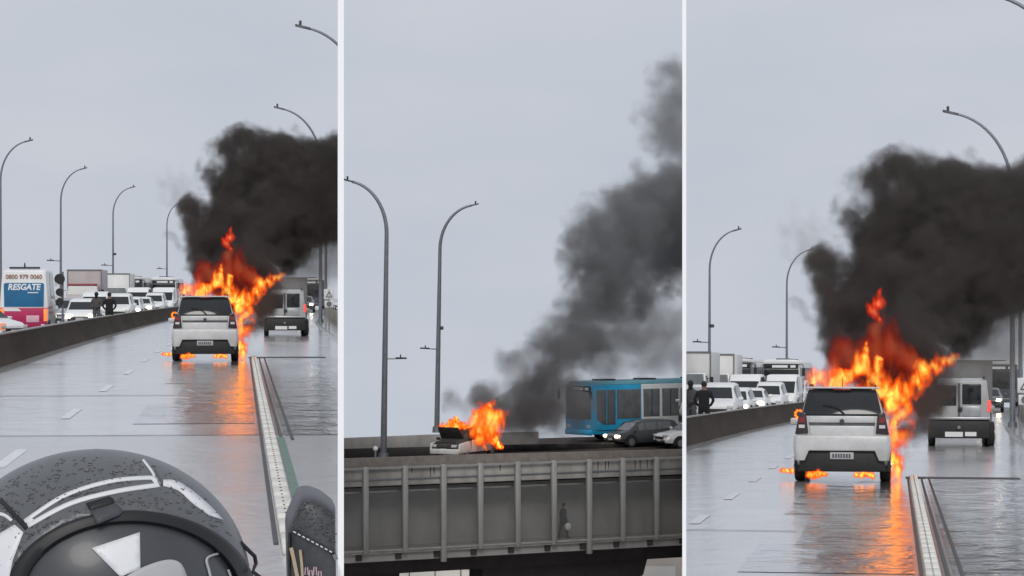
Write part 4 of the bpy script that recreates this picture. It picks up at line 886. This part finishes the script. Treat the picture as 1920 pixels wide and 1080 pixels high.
pair(f1, 'tall orange flames over the bonnet and right flank of the larger rear-view burning car')
f2 = flame('dull red glow of burning gas above the smaller rear-view car', bl([(372,530,26,4.6),(400,515,30,5),(432,508,32,5),(462,530,26,5),(428,478,20,5),(462,595,18,3.2),(465,625,16,3),(463,650,13,2.6)], 72, base1, 1.2), opac=1.3, gain=.32, warp=1.6, wscale=1.3, nscale=2.2, amp=2.6, lo=.1, voxel=.08, red=True, pad=.3, group='red burning gas')  # glowing volume that paints the fire's red light into the smoke
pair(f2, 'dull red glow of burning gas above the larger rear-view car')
f3 = flame('small red fireball inside the smoke above the smaller rear-view car', bl([(430,441,10,3),(428,453,9,3),(434,462,8,3)], 72, base1, 1.3), opac=9, gain=.75, warp=.7, wscale=3, nscale=4, amp=2.8, red=True, group='fireballs in the smoke')
pair(f3, 'small red fireball inside the smoke above the larger rear-view car')
f4 = flame('ring of fire around the left door mirror, smaller view', bl([(327 + 4.6*math.cos(a), 591 + 5*math.sin(a), 2.6, 2.6) for a in [2*PI*k/9 for k in range(9)]], 72, base1), opac=40, gain=1.5, warp=.05, wscale=6, nscale=9, amp=.5, pad=.02, voxel=.016, group='burning mirrors')
pair(f4, 'ring of fire around the left door mirror, larger view')
def low(label, l3, pts, Y0=72.0):
    o = flame(label, bl([(x, y, r, d) for x, y, r, d in pts], Y0, base1, 1.15), opac=40, gain=1.3, warp=.22, wscale=7, nscale=9, amp=1.0, pad=.05, voxel=.022, hot=1.1, group='small fires under the cars'); pair(o, l3)
low('left fire under the bumper of the smaller rear-view car', 'left fire under the bumper of the larger rear-view car', [(341,666,5,0),(346,667,6,0),(352,667,6,0),(358,667,6,0),(363,667,4,0)])
low('right fire under the bumper of the smaller rear-view car', 'right fire under the bumper of the larger rear-view car', [(405,667,4,0),(411,667,5,0),(417,668,5,0),(422,668,5,0)])
low('small fire on the wet road left of the smaller rear-view car', 'small fire on the wet road left of the larger rear-view car', [(306,663,3.5,1),(312,664,4,1),(318,664,4,1)])
def firelight(b, off, e):
    l = bpy.data.lights.new('fire_light', 'POINT'); l.energy = e; l.color = (1, .30, .07); l.shadow_soft_size = .5
    o = bpy.data.objects.new('fire_light', l); C.objects.link(o); o.matrix_world = b.m @ Matrix.Translation((base1.x + off[0], base1.y*b.k + off[1], off[2]))
for b in (B1, B3):
    firelight(b, (.9, 3.2, 2.1), 25)
s1 = smoke('dense black smoke rolling up from the smaller rear-view burning car', bl([
    (372,408,32,7),(366,440,28,6.5),(372,475,30,6.5),(380,505,30,6.5),(395,470,38,7),(470,340,40,8),(530,340,50,8.5),(590,345,55,8.5),(640,410,50,8.5),(455,375,40,8),(408,430,40,7.5),(530,470,40,7.5),(432,440,48,7),(440,400,50,7.5),(428,350,42,8),(424,305,36,8),(448,280,30,8),(482,300,46,8),(520,287,44,8),(530,268,26,8),(562,310,52,8),(602,305,44,8),(645,305,50,8),
    (500,355,58,8),(560,385,62,8),(625,375,60,8),(500,430,56,7.5),(560,440,48,8),(625,430,36,8),(472,490,42,6.5),(425,510,34,6.5),(388,520,24,6.5),(506,520,34,5.5),(500,555,34,4.5),(494,588,30,4),(488,614,24,3.5),(430,520,40,7),(470,520,44,7)], 72, base1, 1.30), 10.0, (.15,.134,.126), warp=2.0, wscale=.65, nscale=1.25, amp=1.8, soft=.7, pad=.42, group='black smoke plumes')
s1, s3 = pair(s1, 'dense black smoke rolling up from the larger rear-view burning car')
s4 = smoke('thin brown smoke haze over the parapet, smaller view', bl([(580,490,42,9),(622,485,44,9),(545,508,28,9),(606,535,30,9),(575,455,40,9),(540,480,34,8.5),(600,510,40,9)], 72, base1, 1.35), 1.15, (.36,.315,.28), warp=2, wscale=.7, nscale=1.0, amp=1.6, pad=.4, soft=.8, group='thin smoke', name='smoke_haze')
s4, s5 = pair(s4, 'thin brown smoke haze over the parapet, larger view')
s6 = smoke('pale wisps of smoke left of the main plume, smaller view', bl([(328,346,24,8),(350,352,20,8),(318,372,16,8),(338,372,14,8),(372,360,18,8)], 72, base1, 1.6), .62, (.45,.45,.45), warp=2, wscale=1.0, nscale=1.8, amp=2.6, pad=.35, soft=.8, group='thin smoke', name='smoke_wisp')
pair(s6, 'pale wisps of smoke left of the main plume, larger view')
s7 = smoke('curl of grey smoke low on the left of the plume, smaller view', bl([(316,444,7,8),(322,454,8,8),(331,461,9,8),(342,465,9,8),(354,467,10,8)], 72, base1, 1.6), 1.6, (.3,.29,.3), warp=.9, wscale=1.6, nscale=3, amp=1.8, soft=.8, pad=.18, voxel=.06, group='thin smoke', name='smoke_wisp')
pair(s7, 'curl of grey smoke low on the left of the plume, larger view')
clip(s1, CLIP1); clip(s4, CLIP1); clip(s3, CLIP3)
def bl2(lst, Y0, g=1.0):
    lst = [(px, py, r, dy + max(0, px - 1050) * .13 * (py < 720)) for px, py, r, dy in lst]
    return [(*(at2(px, py, Y0 + dy) - PC), g*r*(Y0 + dy)/F) for px, py, r, dy in lst]
def two(o): o.matrix_world = Matrix.Translation(PC); clip(o, CLIP2); return o
two(flame('broad orange fire filling the cabin of the burnt out car', bl2([(905,800,24,0),(893,782,18,0),(915,778,20,0),(930,785,18,0),(918,805,20,0),(941,780,10,0),(900,825,13,-.5),(912,832,10,-.8),(884,800,10,0)], 138.2, 1.15), opac=5, gain=1.15, warp=1.8, wscale=1.2, nscale=1.8, amp=2.2, hot=.75, voxel=.08, pad=.3, lo=.08))
two(flame('low flames on the bonnet of the burnt out car', bl2([(834,801,8,0),(844,798,9,0),(855,799,9,0),(864,801,8,0),(852,790,5,0)], 138.0, 1.3), opac=12, gain=1.15, warp=.9, wscale=2.2, nscale=3, amp=2.2, hot=1.0, pad=.16))
two(flame('small flames on the rear flank of the burnt out car', bl2([(926,826,7,0),(934,832,6,0),(938,838,5,0)], 136.6, 1.4), opac=16, gain=1.3, warp=.7, wscale=2.5, nscale=4, amp=2, pad=.14))
l = bpy.data.lights.new('fire_light', 'POINT'); l.energy = 25; l.color = (1, .32, .07); l.shadow_soft_size = .6
o = bpy.data.objects.new('fire_light', l); C.objects.link(o); o.location = at2(912, 800, 137.6)
two(smoke('dark grey smoke trailing right from the burnt out car across the sky', bl2([
    (848,752,19,1),(834,768,12,1),(872,757,14,1),(905,748,18,1.5),(928,738,24,2),(955,760,30,2),(925,765,20,2),(985,775,28,2),(1015,760,32,2),(945,785,18,1.5),(965,730,24,2),(985,745,30,2),(1008,722,34,2.5),(965,672,22,2.5),(990,660,24,2.5),(1020,685,36,2.5),(1050,648,36,3),(1080,615,42,3),(1112,645,36,3),
    (1130,575,46,3.5),(1092,560,30,3.5),(1152,520,48,4),(1118,490,40,4),(1066,478,20,4),(1085,450,26,4),(1108,425,32,4),(1170,440,56,4.5),(1212,400,52,4.5),(1235,352,36,5),(1250,480,56,5),(1290,400,60,5),(1200,560,26,4)], 139.5, 1.78),
    2.2, (.31,.31,.315), warp=3.0, wscale=.42, nscale=.75, amp=1.7, soft=1.0, voxel=.2, pad=.6, group=None))
two(smoke('pale grey smoke cloud high at the right end of the trail', bl2([(1248,228,34,5),(1285,185,46,5),(1282,270,46,5),(1236,200,18,5),(1265,130,24,5)], 140, 1.9), 1.0, (.42,.42,.43), warp=3.0, wscale=.42, nscale=.75, amp=1.7, soft=1.0, voxel=.2, pad=.6))
two(smoke('thin pale smoke drifting over the roof of the blue bus', bl2([(1130,690,46,5),(1205,650,56,5),(1262,610,56,5),(1180,615,46,5),(1275,680,46,5)], 141, 1.7), .5, (.5,.5,.5), warp=3.4, wscale=.45, nscale=.8, amp=1.8, soft=1.0, voxel=.2, pad=.6, name='smoke_haze'))
two(smoke('grey smoke veil between the fire and the bus windscreen', bl2([(965,795,30,2),(1000,780,34,2),(1035,775,34,2),(1060,740,34,2),(1010,815,22,2),(1065,800,22,2),(1090,760,34,2),(1085,800,26,2),(1078,745,34,4)], 139.5, 1.5), 1.3, (.36,.35,.36), warp=2.4, wscale=.6, nscale=1.0, amp=1.8, soft=.9, voxel=.16, pad=.5, name='smoke_haze'))

# ------------------------------------------------------------------ the helmet and the wet bag close to us
YH = 2.75; KH = YH / F
hc = at(180, 1095, YH); AX, AY, AZ = 285*KH, 290*KH, 250*KH
hc_w = B1.m @ hc
rider = person('person standing close by in a dark jacket and a wet grey helmet with white graphics', 1.60, ('cloth_navy', 'cloth_dark', 'cloth_dark'), 'front', hair=False)
put_p = Vector((hc.x, hc.y + .02, 0))
rider.matrix_world = B1.m @ Matrix.Translation(put_p)
inv = rider.matrix_world.inverted()
hcl = inv @ hc_w; eye = inv @ Vector((0, 0, H))
def on_hel(px, py, k=1.0):                          # photo place -> point on the helmet's shell
    d = ((inv @ (Vector((0, 0, H)) + ray(px, py))) - eye).normalized(); A = Vector((1/(AX*k), 1/(AY*k), 1/(AZ*k)))
    o_ = eye - hcl; oa = Vector((o_.x*A.x, o_.y*A.y, o_.z*A.z)); da = Vector((d.x*A.x, d.y*A.y, d.z*A.z))
    a, b, c = da.dot(da), 2*oa.dot(da), oa.dot(oa) - 1; q_ = b*b - 4*a*c
    if q_ < 0: q_ = 0
    return eye + d * ((-b - math.sqrt(q_)) / (2*a))
AC = (246, 1120); AR = (232, 160)                   # centre and half axes of the opening, in photo pixels
def opening(a, g=1.0): return (AC[0] + AR[0]*g*math.cos(a), AC[1] + (AR[1]*g*math.sin(a)) * -1 - 18*math.cos(a)*0)
sh = MB(); n, m_ = 64, 30
def shell_pt(u, v, k): return hcl + Vector((AX*k*math.sin(v)*math.cos(u), AY*k*math.sin(v)*math.sin(u), AZ*k*math.cos(v)))
def ell_inside(P):
    w_ = rider.matrix_world @ P; d = w_ - Vector((0, 0, H)); px = CX + F*d.x/d.y; py = HZ - F*d.z/d.y
    return ((px - AC[0])/AR[0])**2 + ((py - AC[1])/AR[1])**2 < 1 and P.y < hcl.y
vs = []; fs = []
for i in range(m_*2+1):
    for j in range(n*2): vs.append(shell_pt(math.pi*j/n, math.pi*.80*i/(m_*2), 1))
for i in range(m_*2):
    for j in range(n*2):
        k = (j+1) % (n*2); f = (i*n*2+j, (i+1)*n*2+j, (i+1)*n*2+k, i*n*2+k)
        if not ell_inside(sum((vs[x] for x in f), Vector())/4): fs.append(f)
helmet = bpy.data.objects.new('helmet', MB().add(vs, fs).mesh('helmet', M['hel_grey'], 60)); C.objects.link(helmet); helmet.parent = rider
sd_ = helmet.modifiers.new('solid', 'SOLIDIFY'); sd_.thickness = .004; sd_.offset = -1
vi = MB(); vs = []; fs = []
for i in range(31):
    for j in range(64): vs.append(shell_pt(2*math.pi*j/64, math.pi*.84*i/30, .945))
for i in range(30):
    for j in range(64):
        k = (j+1) % 64; fs.append((i*64+j, (i+1)*64+j, (i+1)*64+k, i*64+k))
lower = bpy.data.objects.new('inner_shell', vi.add(vs, fs).mesh('inner_shell', M['hel_visor'], 60)); C.objects.link(lower); lower.parent = helmet
gk = MB(); ga = [math.radians(x) for x in range(-5, 186, 5)]
rings = []
for a in ga:
    po = on_hel(*opening(a, 1.02), 1.003); pm = on_hel(*opening(a, .985), 1.004); pi_ = on_hel(*opening(a, .90), .985); pz = on_hel(*opening(a, .87), .955)
    rings.append([po, pm, pi_, pz, on_hel(*opening(a, .90), .93), on_hel(*opening(a, 1.02), .95)])
gk.loft(rings); gk.build('gasket', M['gasket'], helmet, 60)
def decal(name, poly, m, par, k=1.004, sub=8):      # a thin raised patch with the outline of a photo polygon
    pts = []
    for i in range(len(poly)):
        a, b = poly[i], poly[(i+1) % len(poly)]
        for s in range(sub): pts.append((a[0] + (b[0]-a[0])*s/sub, a[1] + (b[1]-a[1])*s/sub))
    bm = bmesh.new(); vv = [bm.verts.new((x, y, 0)) for x, y in pts]; bm.faces.new(vv)
    bmesh.ops.triangulate(bm, faces=bm.faces[:], quad_method='BEAUTY', ngon_method='BEAUTY')
    for _ in range(3):
        big = [e for e in bm.edges if e.calc_length() > 16]
        if not big: break
        bmesh.ops.subdivide_edges(bm, edges=big, cuts=1); bmesh.ops.triangulate(bm, faces=bm.faces[:])
    for v in bm.verts: v.co = on_hel(v.co.x, v.co.y, k)
    me = bpy.data.meshes.new(name); bm.to_mesh(me); bm.free(); me.materials.append(m); me.shade_smooth()
    o = bpy.data.objects.new(name, me); C.objects.link(o); o.parent = par
    s_ = o.modifiers.new('solid', 'SOLIDIFY'); s_.thickness = .0012; s_.offset = 0
    return o
def bez(pts, n=10):                                 # smooth polyline through photo points
    out = []
    P = [Vector(p) for p in pts]
    for i in range(len(P)-1):
        p0, p1, p2, p3 = P[max(i-1,0)], P[i], P[i+1], P[min(i+2, len(P)-1)]
        for k in range(n):
            t = k/n; out.append(.5*((2*p1) + (p2-p0)*t + (2*p0-5*p1+4*p2-p3)*t*t + (3*p1-p0-3*p2+p3)*t**3))
    out.append(P[-1]); return [tuple(v) for v in out]
def band(pts, wd):
    c = [Vector(p) for p in bez(pts)]; up, dn = [], []
    for i, p in enumerate(c):
        d = (c[min(i+1, len(c)-1)] - c[max(i-1, 0)]).normalized(); nn = Vector((-d.y, d.x)); up.append(tuple(p + nn*wd/2)); dn.append(tuple(p - nn*wd/2))
    return up + dn[::-1]
decal('outline_stripe', band([(46,978),(120,930),(205,903),(280,896),(294,902)], 7), M['hel_white'], helmet, sub=1)
decal('outline_stripe', band([(50,985),(125,938),(210,917),(296,909)], 9) if False else band([(52,982),(60,972)], 12), M['hel_white'], helmet, sub=1)
decal('outline_stripe', band([(52,986),(130,945),(215,922),(300,909)], 8), M['hel_white'], helmet, sub=1)
decal('outline_stripe', band([(284,893),(298,910)], 8), M['hel_white'], helmet, sub=1)
decal('thin_line', band([(268,862),(282,880),(290,893)], 4), M['hel_white'], helmet, sub=1)
decal('seam_line', band([(0,936),(22,960),(50,990)], 9), M['gasket'], helmet, sub=1)
decal('seam_line', band([(290,882),(302,910)], 7), M['hel_visor'], helmet, sub=1)
decal('side_panel', bez([(306,900),(330,902),(360,920),(395,950),(418,975)]) + bez([(392,966),(362,944),(335,920),(306,911)]), M['hel_white'], helmet, sub=1)
decal('side_panel', [(-20,1012),(28,984),(44,998),(24,1050),(16,1090),(-30,1090)], M['hel_white'], helmet)
decal('thin_line', band([(-10,962),(8,966),(22,976)], 6), M['hel_white'], helmet, sub=1)
v1 = decal('vent', [(161,944),(205,931),(213,936),(214,944),(170,958)], M['gasket'], helmet, 1.006)
decal('vent_slider', [(170,958),(216,944),(232,958),(224,966),(182,983)], M['hel_visor'], helmet, 1.012)
lowk = .952
decal('white_patch', [(172,1028),(262,998),(263,1066),(226,1082)], M['hel_white'], lower, lowk)
decal('white_patch', bez([(222,1090),(262,1066),(310,1050),(338,1056),(352,1085)]) + [(352,1100),(222,1100)], M['hel_line'], lower, lowk + .001, 1)
decal('lettering', band([(418,1036),(389,1046),(392,1070),(398,1092)], 4), M['hel_line'], lower, lowk, 1)
decal('lettering', band([(464,1046),(450,1050),(447,1066),(455,1090)], 4), M['hel_line'], lower, lowk, 1)
decal('lettering', band([(428,1068),(436,1090)], 3.5), M['hel_line'], lower, lowk, 1)
dr = MB(); cnt = 0
while cnt < 520:
    px, py = R.uniform(-8, 470), R.uniform(846, 1075)
    e1 = ((px - 180)/279)**2 + ((py - 1095)/246)**2; e2 = ((px - AC[0])/(AR[0]*1.06))**2 + ((py - AC[1])/(AR[1]*1.06))**2
    if e1 > .97 or e2 < 1 or (45 < px < 300 and abs(py - (903 + abs(px-290)*.28)) < 10): continue
    p = on_hel(px, py, 1.0); r = R.uniform(.0006, .0018) * (1.2 if R.random() < .2 else 1)
    dr.ball((p.x, p.y, p.z), (r*1.15, r*.9, r*R.uniform(.7, 1.0)), 6, 4); cnt += 1
tag(dr.build('water_drop', M['drop'], helmet, 80), kind='stuff')
st = MB(); st.tube([on_hel(452,1018,1.0), on_hel(478,1044,1.03) , on_hel(480,1056,1.03), on_hel(474,1072,1.04), on_hel(505,1096,1.12)], .0022, 7); st.build('strap', M['gasket'], helmet, 50)
# the wet bag on its stand, cut at its flat end panel
YB = 4.6
lgc = empty('saddle_bag'); pB = lambda px, py, d=0: at(px, py, YB) + Vector((0, d, 0))
topc = bez([(539,1000),(541,985),(548,968),(562,938),(580,931),(605,938),(622,950),(632,958)])
def prof(ins, d):
    c = [(586 + (x - 586)*ins, 1040 + (y - 1040)*ins) for x, y in topc] + [(632, 1140), (543, 1140)]
    return [pB(x, y, d) for x, y in c]
mb = MB(); mb.loft([prof(.80, .012), prof(.90, .018), prof(.95, .032), prof(.985, .06), prof(1.0, .11), prof(1.0, .26), prof(.9, .32)]); mb.build('cover', M['bag'], lgc, 60)
def bag_band(name, pts, wd, m, d=.008): 
    b_ = band(pts, wd); k = len(b_)//2; mb = MB()
    for i in range(k-1):
        q_ = [b_[i], b_[i+1], b_[2*k-2-i], b_[2*k-1-i]]; P = [pB(x, y, d) for x, y in q_] + [pB(x, y, d + .01) for x, y in q_]
        mb.add(P, [(0,1,2,3),(4,7,6,5),(0,4,5,1),(2,6,7,3),(1,5,6,2),(3,7,4,0)])
    return mb.build(name, m, lgc)
bag_band('piping', [(548,994),(575,1008),(605,1024),(629,1040)], 4, M['black'])
for i in range(9):
    t0 = i/9; x, y = 550 + 76*t0, 997 + 41*t0
    bag_band('stitch', [(x, y), (x+5, y+2.8)], 2.4, M['thread'], .005)
bag_band('webbing', [(546,1028),(552,1055),(560,1095)], 7, M['tan'])
bag_band('webbing', [(563,1032),(566,1060),(568,1095)], 5, M['tan'])
bag_band('side_seam', [(542,1000),(541,1040),(542,1095)], 4, M['black'])
bag_band('buckle', [(627,1040),(631,1050)], 8, M['metal'], .004)
t_ = MB()
for x, y, a in ((572,1072,14),(580,1076,12),(588,1072,16),(597,1078,12)):
    for k in range(2):
        q_ = [(x + k*4, y - a/2), (x + k*4 + 2.2, y - a/2), (x + k*4 + 2.2 + (1 if k else -1), y + a/2), (x + k*4 + (1 if k else -1), y + a/2)]
        t_.add([pB(u, v, .0105) for u, v in q_] + [pB(u, v, .014) for u, v in q_], [(0,1,2,3),(0,4,5,1),(2,6,7,3)])
t_.build('printed_mark', M['pink_print'], lgc)
dr = MB(); k = 0
while k < 150:
    x, y = R.uniform(540, 631), R.uniform(934, 1030)
    yt = min((abs(x - a), b) for a, b in topc)[1]
    if y < yt + 6 or y > 994 + (x - 548)*.55: continue
    r = R.uniform(.0008, .0018); p = pB(x, y, .011); dr.ball((p.x, p.y, p.z), (r, r*.9, r*1.1), 6, 4); k += 1
tag(dr.build('water_drop', M['drop'], lgc, 80), kind='stuff')
fr = MB(); b0 = pB(586, 1138)
for dx in (-.035, .035):
    for dy in (.07, .26): fr.tube([(b0.x + dx, b0.y + dy, .01), (b0.x + dx, b0.y + dy, b0.z + .01)], .006, 6)
fr.build('stand', M['metal_dark'], lgc)
lgc.matrix_world = B1.m; tag(lgc, 'wet black bag with white stitched seam and tan webbing beside the white wall', 'bag')
for o in (hatch, suv, silv): pass
